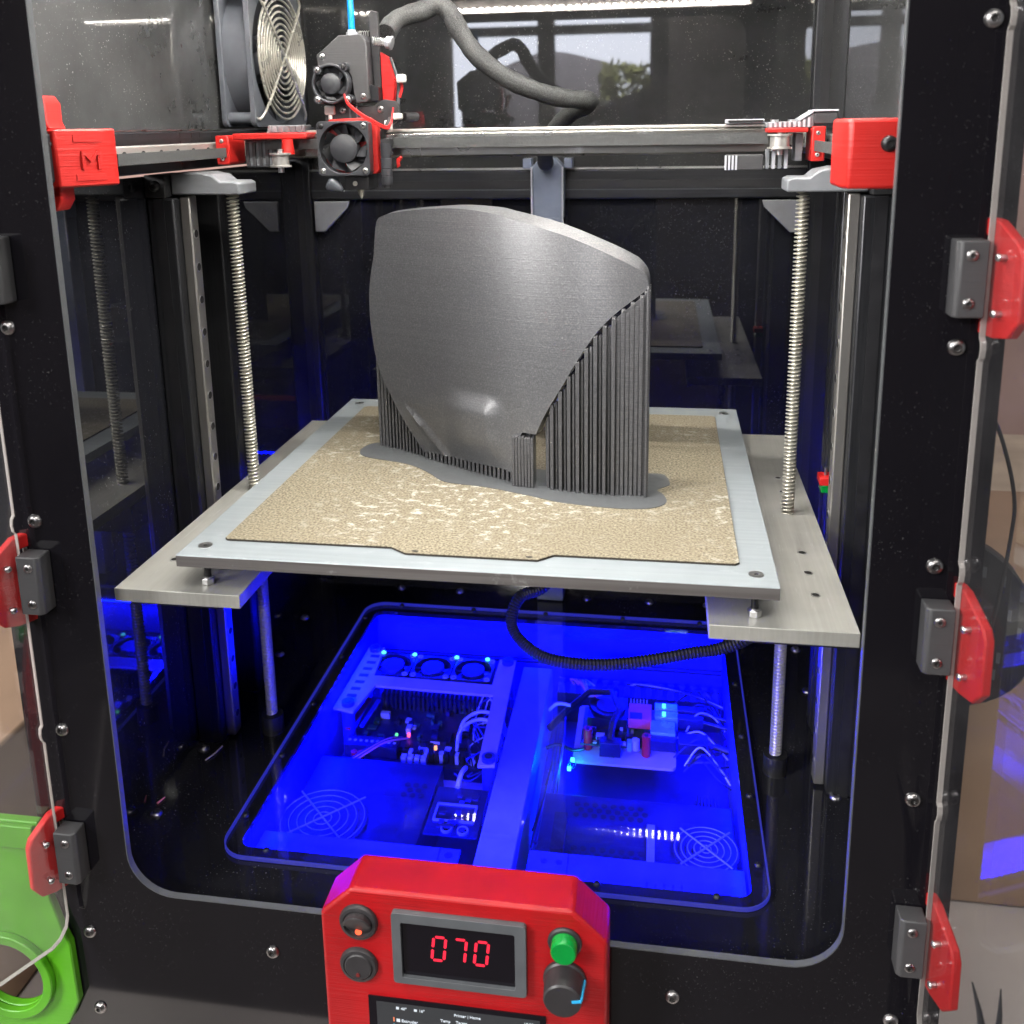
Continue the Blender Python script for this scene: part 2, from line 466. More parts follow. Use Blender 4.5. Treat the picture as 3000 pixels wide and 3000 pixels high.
def bolt_head(parent, name, p, axis, r, h, material, n=18):
    """button-head screw with a hex socket"""
    p = Vector(p); ax = Vector(axis).normalized()
    b = MB().lathe([(r, 0), (r * 0.96, h * 0.35), (r * 0.78, h * 0.75), (r * 0.52, h), (r * 0.40, h), (r * 0.40, h * 0.55)], p, ax, n).build(name, material, parent, smooth=50)
    MB().cyl(p + ax * (h * 0.5), p + ax * (h * 0.62), r * 0.39, n=6).build('socket', 'socket', b, smooth=0)
    return b

def copy_tree(o, parent=None):
    c = o.copy(); COL.objects.link(c)
    if parent is not None: c.parent = parent
    for ch in [x for x in o.children]: copy_tree(ch, c)
    return c

# ================================================================== SETTING
def struct(o): return tag(o, kind='structure')
struct(MB().box(-2.5, 2.5, 1.25, 1.30, -1.18, 1.8).build('room_wall', 'wall_paint'))
struct(MB().plate([(-2.6, -1.18), (2.6, -1.18), (2.6, 2.0), (-2.6, 2.0)], [[(-0.62, 0.10), (0.062, 0.10), (0.062, 0.68), (-0.62, 0.68)]], 'y', -2.02, -1.98).build('room_rear_wall', 'rear_paint'))
struct(MB().box(-2.6, 2.6, -1.98, 1.30, -1.22, -1.18).build('room_floor', 'rear_paint'))
struct(MB().box(-2.5, 2.5, -0.12, 1.25, -0.46, -0.42).build('bench_top', 'bench_top'))
# inside walls, floor and back of the printer cabinet
FZ = -0.2415
struct(MB().box(-0.266, -0.262, -0.014, 0.452, FZ, 0.2215).build('cabinet_side_left_lower', 'inner_acrylic'))
struct(MB().box(0.262, 0.266, -0.014, 0.452, FZ, 0.2215).build('cabinet_side_right_lower', 'inner_acrylic'))
struct(MB().box(-0.266, -0.262, -0.014, 0.452, 0.2245, 0.48).build('cabinet_side_left_upper', 'dusty_acrylic'))
struct(MB().box(0.262, 0.266, -0.014, 0.452, 0.2245, 0.48).build('cabinet_side_right_upper', 'dusty_acrylic'))
struct(MB().box(-0.26, 0.26, 0.458, 0.462, FZ, 0.1965).build('cabinet_back_lower', 'inner_acrylic'))
struct(MB().box(-0.26, 0.26, 0.458, 0.462, 0.1985, 0.48).build('cabinet_back_upper', 'dusty_mirror'))
struct(MB().box(-0.275, 0.275, -0.014, 0.48, 0.48, 0.486).build('cabinet_roof', 'front_acrylic'))
LIDX, LY0, LY1 = 0.1890, 0.0295, 0.398
HX, HY0, HY1 = 0.1775, 0.0425, 0.3855
fl = struct(MB().plate([(-0.262, -0.014), (0.262, -0.014), (0.262, 0.462), (-0.262, 0.462)], [rrect(-HX, HX, HY0, HY1, 0.008, 4)], 'z', FZ - 0.004, FZ).build('cabinet_floor', 'floor_acrylic'))
for x, y in ((-0.2478, 0.3616), (-0.2462, 0.29), (-0.0996, 0.438), (0.0388, 0.438), (0.1048, 0.438), (-0.2521, 0.0648), (-0.2523, 0.1426), (0.247, 0.07), (0.247, 0.15), (0.246, 0.29), (0.245, 0.36), (-0.165, 0.438), (0.165, 0.438)):
    bolt_head(fl, 'bolt', (x, y, FZ), (0, 0, 1), 0.0045, 0.0026, 'bolt_steel')

# front panel with its big rounded opening
OX, OZ0, OZ1 = 0.2215, -0.2285, 0.400
PF, PB = -0.0220, -0.0180
op = rrect(-OX, OX, OZ0, OZ1, 0.030, 10)
fp = MB().plate([(-0.281, -0.41), (0.277, -0.41), (0.277, 0.486), (-0.281, 0.486)], [op], 'y', PF, PB).build('front_panel', 'front_acrylic')
tag(fp, 'black acrylic front panel with large rounded opening, framing the whole printer interior', 'panel')
ring = MB().plate(op, [rrect(-OX + 0.0006, OX - 0.0006, OZ0 + 0.0006, OZ1 - 0.0006, 0.0292, 10)], 'y', PF - 0.0002, PB + 0.0002).build('opening_edge', 'panel_edge', fp)
for x, z in ((0.2586, 0.298), (0.2547, 0.1442), (0.2534, 0.0281), (0.2525, -0.1101), (0.2507, -0.2576), (-0.2564, 0.298), (-0.2564, 0.1457), (-0.2554, 0.0279), (-0.2552, -0.1119), (-0.2543, -0.262), (-0.2538, -0.3226), (-0.1271, -0.2608), (0.1254, -0.259), (-0.1271, -0.33), (0.1254, -0.33)):
    bolt_head(fp, 'bolt', (x, PF, z), (0, -1, 0), 0.0044, 0.0026, 'bolt_steel')

# ------------------------------------------------------------------ frame of black slotted profiles
def post(name, x0, x1, y0, y1, z0, z1, label, slots, material='black_extrusion'):
    t = thing(name, ((x0 + x1) / 2, (y0 + y1) / 2, z0), label, 'frame profile', 'black slotted frame profiles')
    MB().box(x0, x1, y0, y1, z0, z1).build('profile', material, t, bevel=0.0015)
    for s in slots: MB().box(*s).build('slot', 'groove', t)
    return t
def vslot_y(x, y, z0, z1, sgn=-1): return (x - 0.004, x + 0.004, min(y, y + sgn * 0.0006), max(y, y + sgn * 0.0006), z0, z1)
def vslot_x(x, y, z0, z1, sgn): return (min(x, x + sgn * 0.0006), max(x, x + sgn * 0.0006), y - 0.004, y + 0.004, z0, z1)
for sx, side in ((-1, 'left'), (1, 'right')):
    X = lambda a, b: (min(sx * a, sx * b), max(sx * a, sx * b))
    x0, x1 = X(0.247, 0.277)
    post('corner_post', x0, x1, 0.450, 0.4575, FZ, 0.48, 'black rear corner post on the %s, behind the %s lead screw' % (side, side), [vslot_y(sx * 0.258, 0.45, FZ, 0.48), vslot_x(sx * 0.247, 0.4537, FZ, 0.48, -sx)])
    x0, x1 = X(0.2405, 0.2615)
    post('rail_post', x0, x1, 0.151, 0.181, FZ, 0.2055, 'black vertical post carrying the %s vertical linear rail' % side, [vslot_y(sx * 0.252, 0.151, FZ, 0.2055)])
    x0, x1 = X(0.2405, 0.2615)
    post('middle_post', x0, x1, 0.225, 0.255, FZ, 0.2195, 'plain black upright behind the %s rail post' % side, [vslot_x(sx * 0.2405, 0.24, FZ, 0.2195, -sx)])
    x0, x1 = X(0.2325, 0.2615)
    t = post('side_beam', x0, x1, -0.012, 0.449, 0.2255, 0.2535, 'side beam along the %s wall carrying the horizontal rail' % side, [(min(sx * 0.2325, sx * 0.2319), max(sx * 0.2325, sx * 0.2319), -0.012, 0.449, 0.2465, 0.2485)])
    MB().box(x0 + 0.001, x1 - 0.001, -0.01, 0.447, 0.2535, 0.2543).build('top_strip', 'zinc', t)
t = post('rear_beam', -0.2465, 0.2465, 0.4505, 0.4575, 0.1815, 0.2105, 'black slotted rear beam below the dusty upper back panel', [(-0.246, 0.246, 0.4497, 0.4507, 0.1925, 0.2000)], 'black_extrusion_h')
MB().box(-0.246, 0.246, 0.4495, 0.4575, 0.2105, 0.2122).build('top_strip', 'zinc', t)  # pale strip stands in for the beam's lit top ledge
MB().box(-0.246, 0.246, 0.4500, 0.4506, 0.1905, 0.1912).build('edge_line', 'bezel_grey', t)
post('front_top_beam', -0.246, 0.246, -0.012, 0.018, 0.425, 0.455, 'black front beam above the opening holding the lamp strip', [], 'black_extrusion_h')
# light strip
t = thing('lamp_strip', (0, 0.026, 0.413), 'strip of white lamp chips under the front top beam', 'lamp strip')
MB().box(-0.225, 0.225, 0.018, 0.0215, 0.408, 0.425).build('strip_base', 'white_card', t)
for i in range(43):
    x = -0.217 + i * 0.01035
    MB().box(x - 0.0013, x + 0.0013, 0.0220, 0.0330, 0.4132, 0.4142).build('chip_body', 'white_card', t, smooth=0)
    MB().box(x - 0.0011, x + 0.0011, 0.0224, 0.0326, 0.4128, 0.4131).build('lamp_chip', 'led_white', t, smooth=0)
t = thing('lamp_strip', (0, 0.165, 0.47), 'second strip of white lamp chips under the cabinet roof above the gantry', 'lamp strip')
MB().box(-0.225, 0.225, 0.158, 0.172, 0.476, 0.4795).build('strip_base', 'white_card', t)
for i in range(43):
    x = -0.217 + i * 0.01035
    MB().box(x - 0.0011, x + 0.0011, 0.1600, 0.1700, 0.4752, 0.4755).build('lamp_chip', 'led_white', t, smooth=0)
# gussets of the rear corners
for sx, side in ((-1, 'left'), (1, 'right')):
    g = MB().prism([(sx * 0.2425, 0.1805), (sx * 0.205, 0.1805), (sx * 0.207, 0.174), (sx * 0.232, 0.1495), (sx * 0.2425, 0.1495)], 'y', 0.4455, 0.4492).build('corner_gusset', 'gusset', bevel=0.0008)
    tag(g, 'pale triangular corner gusset under the rear beam on the %s' % side, 'bracket', 'corner gussets')
# grey cable duct on the back wall
t = thing('cable_duct', (0, 0.44, -0.238), 'blue-grey plastic cable duct running up the middle of the back wall', 'cable duct')
MB().box(-0.0135, 0.0145, 0.428, 0.4485, FZ + 0.001, 0.165).build('duct_body', 'grey_duct', t, bevel=0.001)
MB().prism([(-0.0145, 0.164), (0.0155, 0.164), (0.0165, 0.2135), (0.0085, 0.2225), (-0.0065, 0.2225), (-0.0150, 0.2135)], 'y', 0.430, 0.4485).build('duct_top', 'grey_duct', t, bevel=0.001)
for x in (-0.0145, 0.0155): MB().box(x - 0.0007, x + 0.0007, 0.426, 0.428, 0.12, 0.214).build('duct_rim', 'connector_white', t)
for x in (-0.0195, 0.0205): MB().box(x - 0.004, x + 0.004, 0.432, 0.4485, 0.2125, 0.222).build('duct_ear', 'grey_duct', t, bevel=0.0006)

# ================================================================== VERTICAL MOTION
for sx, side in ((-1, 'left'), (1, 'right')):
    # lead screw with real thread
    t = thing('lead_screw', (sx * 0.2054, 0.1743, FZ), 'threaded steel lead screw on the %s side of the bed' % side, 'lead screw', 'lead screws')
    n, pitch, z0, z1 = 16, 0.0028, FZ + 0.001, 0.212
    vs = []; fs = []
    rings = int((z1 - z0) / pitch * 6)
    for i in range(rings + 1):
        for k in range(n):
            ph = (i / 6.0 - k / n) % 1.0
            r = 0.0034 + 0.0013 * max(-1, min(1, 1.6 * math.cos(2 * PI * ph)))
            a = 2 * PI * k / n
            vs.append((sx * 0.2054 + r * math.cos(a), 0.1743 + r * math.sin(a), z0 + (z1 - z0) * i / rings))
    for i in range(rings):
        for k in range(n): fs.append((i * n + k, i * n + (k + 1) % n, (i + 1) * n + (k + 1) % n, (i + 1) * n + k))
    MB().add(vs, fs).build('threaded_rod', 'screw_steel', t, smooth=60)
    MB().lathe([(0.011, 0), (0.011, 0.022), (0.008, 0.023), (0.008, 0.03)], (sx * 0.2054, 0.1743, -0.0595), (0, 0, 1), 24).build('screw_nut', 'bolt_dark', t)
    MB().lathe([(0.009, 0), (0.009, 0.016)], (sx * 0.2054, 0.1743, FZ), (0, 0, 1), 24).build('coupler', 'bolt_dark', t)
    # rail
    t = thing('vertical_rail', (sx * 0.236, 0.166, FZ), 'polished vertical linear rail with mounting holes on the %s post' % side, 'linear rail', 'vertical linear rails')
    a, b = sorted((sx * 0.2405, sx * 0.2325))
    MB().box(a, b, 0.160, 0.172, FZ + 0.002, 0.2065).build('rail', 'rail_steel', t, bevel=0.0012)
    z = FZ + 0.02
    while z < 0.2:
        MB().cyl((sx * 0.2327, 0.166, z), (sx * 0.2322, 0.166, z), 0.0030, n=16).build('mounting_hole', 'socket', t)
        MB().lathe([(0.0036, 0), (0.0036, 0.0004), (0.0030, 0.0004), (0.0030, 0)], (sx * 0.2326, 0.166, z), (-sx, 0, 0), 16).build('hole_rim', 'zinc', t)
        z += 0.025
    # printed top bracket
    t = thing('screw_bracket', (sx * 0.22, 0.17, 0.205), 'grey printed bracket holding the top of the %s lead screw' % side, 'bracket', 'grey screw brackets')
    prof = [(sx * 0.245, 0.2075), (sx * 0.1925, 0.2075), (sx * 0.1925, 0.2155), (sx * 0.196, 0.217), (sx * 0.207, 0.217), (sx * 0.2125, 0.2215), (sx * 0.222, 0.2235), (sx * 0.245, 0.2235)]
    MB().prism(prof, 'y', 0.158, 0.190).build('bracket_body', 'grey_print', t, bevel=0.0012)
    a, b = sorted((sx * 0.2615, sx * 0.2455))
    MB().box(a, b, 0.150, 0.190, 0.206, 0.2225).build('clamp', 'black_print', t, bevel=0.001)
    bolt_head(t, 'bolt', (sx * 0.2535, 0.150, 0.2145), (0, -1, 0), 0.0042, 0.003, 'bolt_dark')

# ================================================================== BED
for sx, side in ((-1, 'left'), (1, 'right')):
    x0, x1 = sorted((sx * 0.1415, sx * 0.2245))
    t = thing('carrier_plate', (sx * 0.183, 0.18, -0.032), 'bare aluminium carrier plate under the %s side of the bed' % side, 'plate', 'aluminium bed carrier plates')
    MB().box(x0, x1, 0.0015, 0.357, -0.0345, -0.0256).build('plate', 'arm_alu', t, bevel=0.0004)
    for yy in (0.045, 0.075, 0.105, 0.215, 0.245):
        MB().lathe([(0.0028, 0), (0.0028, 0.0003), (0.0021, 0.0003), (0.0021, 0)], (sx * 0.2065, yy, -0.0256), (0, 0, 1), 16).build('hole_rim', 'zinc', t)
        MB().cyl((sx * 0.2065, yy, -0.0256), (sx * 0.2065, yy, -0.0253), 0.0021, n=14).build('hole', 'socket', t)
    # carriage block below the plate
    MB().box(sx * 0.2075 - 0.018, sx * 0.2075 + 0.018, 0.15, 0.20, -0.058, -0.0347).build('carriage_block', 'black_print', t, bevel=0.001)
    MB().lathe([(0.013, 0), (0.013, 0.02)], (sx * 0.188, 0.055, -0.0548), (0, 0, 1), 20).build('spacer', 'bolt_dark', t)
    MB().box(sx * 0.195 - 0.03, sx * 0.195 + 0.03, 0.02, 0.09, -0.046, -0.0347).build('reinforcement', 'black_print', t, bevel=0.001)
    bz = thing('levelling_screw', (sx * 0.168, 0.0155, -0.0256), 'threaded levelling screw with hex nut under the bed corner, front %s' % side, 'screw', 'bed levelling screws')
    MB().cyl((sx * 0.168, 0.0155, -0.0256), (sx * 0.168, 0.0155, -0.0085), 0.0021, n=14).build('shank', 'bolt_dark', bz)
    MB().cyl((sx * 0.168, 0.0155, -0.0255), (sx * 0.168, 0.0155, -0.0215), 0.0042, n=6).build('hex_nut', 'zinc', bz, smooth=0, bevel=0.0003)
    MB().cyl((sx * 0.168, 0.0155, -0.0215), (sx * 0.168, 0.0155, -0.0205), 0.0031, n=16).build('washer', 'zinc', bz)
t = thing('bed_plate', (0, 0.175, -0.008), 'thick aluminium print bed plate under the tan sheet', 'print bed')
MB().box(-0.18, 0.18, 0.0, 0.349, -0.0076, 0.0).build('plate', 'plate_alu', t, bevel=0.0004)
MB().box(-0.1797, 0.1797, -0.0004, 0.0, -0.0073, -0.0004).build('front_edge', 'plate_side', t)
for x in (-0.168, 0.168):
    for y in (0.0155, 0.335):
        MB().lathe([(0.0045, 0), (0.0045, 0.00025), (0.0030, 0.00025), (0.0022, 0.0001)], (x, y, 0), (0, 0, 1), 18).build('countersunk_screw', 'zinc', t)
        MB().cyl((x, y, 0.0001), (x, y, 0.0004), 0.0014, n=6).build('socket', 'socket', t, smooth=0)
t = thing('spring_sheet', (0, 0.17, 0), 'tan speckled spring steel build sheet with whitish streaks', 'build sheet')
SH = [(-0.157, 0.0235), (-0.0505, 0.0240), (-0.0395, 0.0165), (0.0415, 0.0165), (0.0505, 0.0248), (0.157, 0.0250), (0.1595, 0.0275), (0.1600, 0.319), (0.157, 0.3215), (-0.1555, 0.3210), (-0.1585, 0.318), (-0.1592, 0.0255)]
MB().prism(SH, 'z', 0.0003, 0.0013).build('sheet_core', 'sheet_edge', t, smooth=0)
MB().prism([(x * 0.9985, 0.17 + (y - 0.17) * 0.9985) for x, y in SH], 'z', 0.0013, 0.0016).build('textured_face', 'pei_sheet', t, smooth=0)
for x in (-0.034, 0.036): MB().prism([(x + 0.0022 * math.cos(a * PI / 6), 0.0195 + 0.0011 * math.sin(a * PI / 6)) for a in range(12)], 'z', 0.0016, 0.0017).build('slot', 'socket', t)
# corrugated hose under the bed
path = spline([(0.062, 0.255, -0.036), (0.040, 0.245, -0.078), (0.022, 0.225, -0.118), (0.002, 0.205, -0.122), (-0.004, 0.195, -0.139), (0.005, 0.19, -0.153), (0.025, 0.185, -0.163), (0.052, 0.18, -0.1635), (0.0805, 0.18, -0.1616), (0.1093, 0.18, -0.1557), (0.1377, 0.18, -0.1481), (0.1636, 0.18, -0.1413), (0.186, 0.178, -0.125), (0.192, 0.176, -0.09), (0.192, 0.175, -0.05)], 30)
rr = [0.0045 + 0.0005 * (1 if i % 3 else -1) for i in range(len(path))]
tag(MB().tube(path, rr, 10).build('corrugated_hose', 'black_rubber', smooth=20), 'black corrugated cable hose looping below the bed', 'hose')

# ================================================================== THE PRINT
PC = (11.915996349020766, 1.6120493851963016, -0.5363219481465851, 0.14485555704852335)
def py(x):
    x = max(-0.125, min(0.115, x))
    return ((PC[0] * x + PC[1]) * x + PC[2]) * x + PC[3]
def lerp(pts, x):
    if x <= pts[0][0]: return pts[0][1]
    for (a, b), (c, d) in zip(pts, pts[1:]):
        if x <= c: return b + (d - b) * (x - a) / max(c - a, 1e-9)
    return pts[-1][1]
def dense(p): return [(q.x, q.y) for q in spline([(x, z, 0) for x, z in p], 8)]
TOP = dense([(-0.1111, 0.116), (-0.1104, 0.1327), (-0.1072, 0.1513), (-0.1055, 0.1583), (-0.1040, 0.174), (-0.1028, 0.1825), (-0.1010, 0.1862), (-0.0976, 0.1884), (-0.0861, 0.1916), (-0.0576, 0.1952), (-0.0307, 0.1962), (-0.0047, 0.1935), (0.0085, 0.1902), (0.0464, 0.1804), (0.0787, 0.1675), (0.0925, 0.1605), (0.0995, 0.1562), (0.1020, 0.1525), (0.1026, 0.1495)])
BOT = dense([(-0.1111, 0.112), (-0.1107, 0.1030), (-0.1086, 0.0833), (-0.1045, 0.0665), (-0.0961, 0.0481), (-0.0844, 0.028), (-0.0687, 0.0068)])[:-1] + [(-0.0687, 0.0068), (-0.0501, 0.0093), (-0.0361, 0.0088), (-0.0178, 0.0102), (0.0006, 0.0110), (0.0072, 0.0088), (0.0089, 0.0267), (0.0158, 0.0416)] + dense([(0.0261, 0.0418), (0.0329, 0.057), (0.0455, 0.0791), (0.0565, 0.0982), (0.0696, 0.1177), (0.0829, 0.1309), (0.1002, 0.1439), (0.1026, 0.148)])
pr = thing('printed_fairing', (0, 0.155, 0.0016), 'dark grey curved 3D-printed fairing standing on the tan sheet', 'printed part')
xs = sorted(set([round(-0.1111 + 0.2137 * i / 220, 5) for i in range(221)] + [0.0072, 0.0089, 0.0158, 0.0261] + [round(-0.1111 + 0.00025 * i, 5) for i in range(16)] + [round(0.1026 - 0.00025 * i, 5) for i in range(12)]))
NR = 70
def bumpf(x, z):
    """moulded nose and crease near the foot of the shell"""
    def ss(t): t = max(0.0, min(1.0, t)); return t * t * (3 - 2 * t)
    d = 0.0060 * ss((x + 0.052) / 0.026) * ss((0.004 + 0.12 * (0.06 - z) - x) / 0.016) * ss((0.066 - z) / 0.016) * ss((z - 0.004) / 0.030)
    q = (x + 0.0775) - (0.0382 - z) * 1.02
    if 0.004 < z < 0.044: d += 0.0022 * math.exp(-(q / 0.003) ** 2) * min(1, (0.044 - z) / 0.01)
    if 0.004 < z < 0.044 and q > 0: d -= 0.0012 * math.exp(-(q / 0.012))
    return d
def shell(x, z, off):
    y = py(x); h = 0.001
    dy = (py(x + h) - py(x - h)) / (2 * h) + 0.15 * z / 0.19
    nrm = Vector((dy, -1, 0)).normalized()
    lean = 0.024 * (z / 0.19) ** 2 + 0.15 * (x - 0.1) * z / 0.19
    return Vector((x, y + lean, z)) + nrm * off
vs = []; fs = []
for layer in (0, 1):
    for x in xs:
        lo, hi = lerp(BOT, x), lerp(TOP, x)
        if layer:
            k_ = max(0.0, min(1.0, (x + 0.06) / 0.10)); k_ = k_ * k_ * (3 - 2 * k_)
            hi += (0.0012 + 0.0050 * k_) * min(1, (hi - lo) / 0.02); lo += 0.0004
        for j in range(NR + 1):
            z = lo + (hi - lo) * j / NR
            if layer == 0: off = bumpf(x, z)
            else: off = -0.0085
            P_ = shell(x, max(z, 0.002), off)
            if layer: P_.x += 0.0036 * max(0.0, (x - 0.05) / 0.0526)
            vs.append(P_)
W = len(xs); H = NR + 1; N = W * H
for i in range(W - 1):
    for j in range(NR):
        a = i * H + j
        fs.append((a, a + H, a + H + 1, a + 1)); fs.append((N + a, N + a + 1, N + a + H + 1, N + a + H))
    fs.append((i * H + NR, (i + 1) * H + NR, N + (i + 1) * H + NR, N + i * H + NR))
    fs.append((i * H, N + i * H, N + (i + 1) * H, (i + 1) * H))
for j in range(NR):
    fs.append((j, j + 1, N + j + 1, N + j)); e = (W - 1) * H + j
    fs.append((e, N + e, N + e + 1, e + 1))
MB().add(vs, fs).build('shell', 'filament', pr, smooth=45)
# supports: right bank
random.seed(11)
cols = 23
for i in range(cols):
    x = 0.0345 + i * (0.1018 - 0.0345) / (cols - 1)
    zt = lerp(BOT, x) - 0.0012
    yy = py(x) + 0.024 * (zt / 0.19) ** 2 * 0.30 + 0.15 * (x - 0.1) * zt / 0.19 * 0.3
    w = 0.00128 if i % 2 or x > 0.078 else 0.0008
    d0 = random.uniform(-0.0008, 0.0004) + (0.0 if i % 2 else (0.0026 if x < 0.078 else 0.0005))
    notch = 0.0 if i % 2 else 0.004
    if i >= cols - 2: notch = 0
    MB().box(x - w, x + w, yy + 0.0012 + d0, yy + 0.010, 0.0016, zt - notch).build('support_column', 'support_plastic', pr, bevel=0.0003, seg=1)
yb = py(0.07) + 0.004
MB().add([(0.0325, py(0.0325) + 0.0055, 0.0016), (0.1018, py(0.1018) + 0.0055, 0.0016), (0.1018, py(0.1018) + 0.0055, 0.144), (0.083, py(0.083) + 0.0055, 0.128), (0.0567, py(0.0567) + 0.0055, 0.094), (0.0325, py(0.0325) + 0.0055, 0.05),
          (0.0325, py(0.0325) + 0.007, 0.0016), (0.1018, py(0.1018) + 0.007, 0.0016), (0.1018, py(0.1018) + 0.007, 0.144), (0.083, py(0.083) + 0.007, 0.128), (0.0567, py(0.0567) + 0.007, 0.094), (0.0325, py(0.0325) + 0.007, 0.05)],
         [(0, 1, 2, 3, 4, 5), (11, 10, 9, 8, 7, 6), (0, 6, 7, 1), (1, 7, 8, 2), (2, 8, 9, 3), (3, 9, 10, 4), (4, 10, 11, 5), (5, 11, 6, 0)]).build('support_backing', 'support_plastic', pr, smooth=0)
MB().box(0.1020, 0.1036, 0.121, 0.160, 0.0016, 0.1475).build('support_side', 'support_plastic', pr, bevel=0.0004)
for k in range(9):
    y = 0.1235 + k * 0.0043
    MB().box(0.1036, 0.1044, y - 0.0012, y + 0.0012, 0.0016, 0.146 - 0.002 * random.random()).build('support_rib', 'support_plastic', pr)
# support block in the notch
for i in range(7):
    x = 0.0095 + i * 0.0023
    zt = lerp(BOT, x + 0.004) - 0.001 if i > 2 else 0.028 + 0.003 * i
    MB().box(x - 0.0010, x + 0.0010, 0.1325 - 0.00045 * i, 0.146, 0.0016, 0.0385 + 0.0006 * (i % 2)).build('support_column', 'support_plastic', pr, bevel=0.0003, seg=1)
# left bank and the low row
for i in range(14):
    x = -0.1105 + i * 0.0031
    zt = lerp(BOT, x) - 0.0008
    if zt < 0.004: continue
    yy = py(x) + 0.0015
    w = 0.0011 if i < 3 else 0.0008
    MB().box(x - w, x + w, yy + random.uniform(0, 0.0007), yy + 0.006, 0.0016, zt).build('support_column', 'support_plastic', pr, bevel=0.0002, seg=1)
for i in range(22):
    x = -0.0665 + i * 0.0035
    if x > 0.008: break
    MB().box(x - 0.0009, x + 0.0009, py(x) - 0.0012, py(x) + 0.004, 0.0016, lerp(BOT, x) + 0.001).build('support_column', 'support_plastic', pr)
for x0_, x1_, n_ in ((-0.1085, -0.070, 10), (-0.070, 0.008, 16)):  # unseen plates added behind the columns to keep their gaps dark
    vs_ = []
    for i in range(n_ + 1):
        x = x0_ + (x1_ - x0_) * i / n_; zt = max(0.004, lerp(BOT, x) - 0.001)
        vs_ += [(x, py(x) + 0.0062, 0.0017), (x, py(x) + 0.0062, zt), (x, py(x) + 0.0074, zt), (x, py(x) + 0.0074, 0.0017)]
    MB().add(vs_, [(4 * i + a, 4 * i + (a + 1) % 4, 4 * i + 4 + (a + 1) % 4, 4 * i + 4 + a) for i in range(n_) for a in range(4)]).build('support_backing', 'support_plastic', pr, smooth=0)
MB().tube([shell(x, 0.0085 + 0.0, -0.004) for x in (-0.068, -0.05, -0.035, -0.02, -0.005, 0.006)], 0.0006, 6).build('support_rail', 'support_plastic', pr)
BR = [(-0.1246, 0.1983), (-0.1203, 0.2133), (-0.103, 0.2191), (-0.06, 0.212), (-0.02, 0.180), (0.03, 0.168), (0.075, 0.166), (0.1108, 0.1698), (0.1177, 0.163), (0.1195, 0.1535), (0.1192, 0.1476), (0.1110, 0.1371), (0.1147, 0.1297), (0.1176, 0.1174), (0.113, 0.1074), (0.1007, 0.1014), (0.0795, 0.1008), (0.0468, 0.1064), (0.0235, 0.1163), (-0.0087, 0.1289), (-0.0289, 0.1329), (-0.0436, 0.1376), (-0.0571, 0.1526), (-0.0779, 0.1699), (-0.1106, 0.1809), (-0.121, 0.188)]
bl = spline([(x, y, 0) for x, y in BR + [BR[0]]], 5)[:-1]
MB().prism([(p.x, p.y) for p in bl], 'z', 0.00165, 0.0021).build('brim', 'brim_plastic', pr, smooth=0)

# ================================================================== HORIZONTAL MOTION
for sx, side in ((-1, 'left'), (1, 'right')):
    t = thing('horizontal_rail', (sx * 0.228, 0.2, 0.234), 'polished horizontal linear rail with oval holes on the %s side beam' % side, 'linear rail', 'horizontal linear rails')
    a, b = sorted((sx * 0.2318, sx * 0.2240))
    MB().box(a, b, 0.012, 0.43, 0.2325, 0.2445).build('rail', 'steel', t, bevel=0.001)
    for k in range(17):
        y = 0.04 + k * 0.025 * 0.93
        MB().cyl((sx * 0.2241, y, 0.2385), (sx * 0.2236, y, 0.2385), 0.0027, n=16).build('mounting_hole', 'socket', t)
    y1 = 0.188
    bl_ = MB().box(sx * 0.2135 - 0.0008, sx * 0.2135 + 0.0008, 0.0365 if sx < 0 else 0.0405, y1, 0.2335, 0.2405).build('drive_belt', 'belt')
    tag(bl_, 'grey toothed drive belt running along the %s side' % side, 'belt', 'drive belts')
# left corner block with the engraved letter
t = thing('corner_block', (-0.215, 0.01, 0.2), 'red printed corner block with raised letter M behind the panel edge', 'bracket', 'red corner blocks')
MB().prism([(-0.252, 0.002), (-0.2300, 0.002), (-0.2125, 0.0300), (-0.2125, 0.0360), (-0.252, 0.0360)], 'z', 0.2225, 0.2555).build('block_body', 'red_print', t, bevel=0.0012)
MB().prism([(-0.252, 0.2555), (-0.2345, 0.2555), (-0.2365, 0.2595), (-0.2365, 0.2700), (-0.2395, 0.2745), (-0.252, 0.2745)], 'y', 0.006, 0.022).build('upper_tab', 'red_print', t, bevel=0.001)
MB().prism([(-0.252, 0.2285), (-0.2325, 0.2265), (-0.2325, 0.2150), (-0.2365, 0.2090), (-0.252, 0.2080)], 'y', 0.006, 0.020).build('lower_tab', 'red_print', t, bevel=0.001)
bolt_head(t, 'bolt', (-0.2385, 0.002, 0.2335), (0, -1, 0), 0.0036, 0.0016, 'bolt_dark')
vs_, fs_ = text_mesh('M', 0.0155, 'CENTER')
fu = Vector((0.0175, 0.028, 0)).normalized(); fn = Vector((fu.y, -fu.x, 0))
MB().add([Vector((-0.2195, 0.0188, 0.2325)) + fu * (v.x * 1.15) + fn * (0.0006 + v.z * 5) + Vector((0, 0, v.y)) for v in vs_], fs_).build('letter', 'red_print', t, smooth=0)
for zz, hh in ((0.2262, 0.0036), (0.2482, 0.0042)):
    MB().bar(Vector((-0.2245, 0.0108, zz + hh / 2)) + fn * 0.0002, Vector((-0.2150, 0.0260, zz + hh / 2)) + fn * 0.0002, 0.0006, hh).build('raised_patch', 'red_print', t)
t = thing('corner_block', (0.22, 0.01, 0.2), 'smooth red printed corner block with one dark bolt', 'bracket', 'red corner blocks')
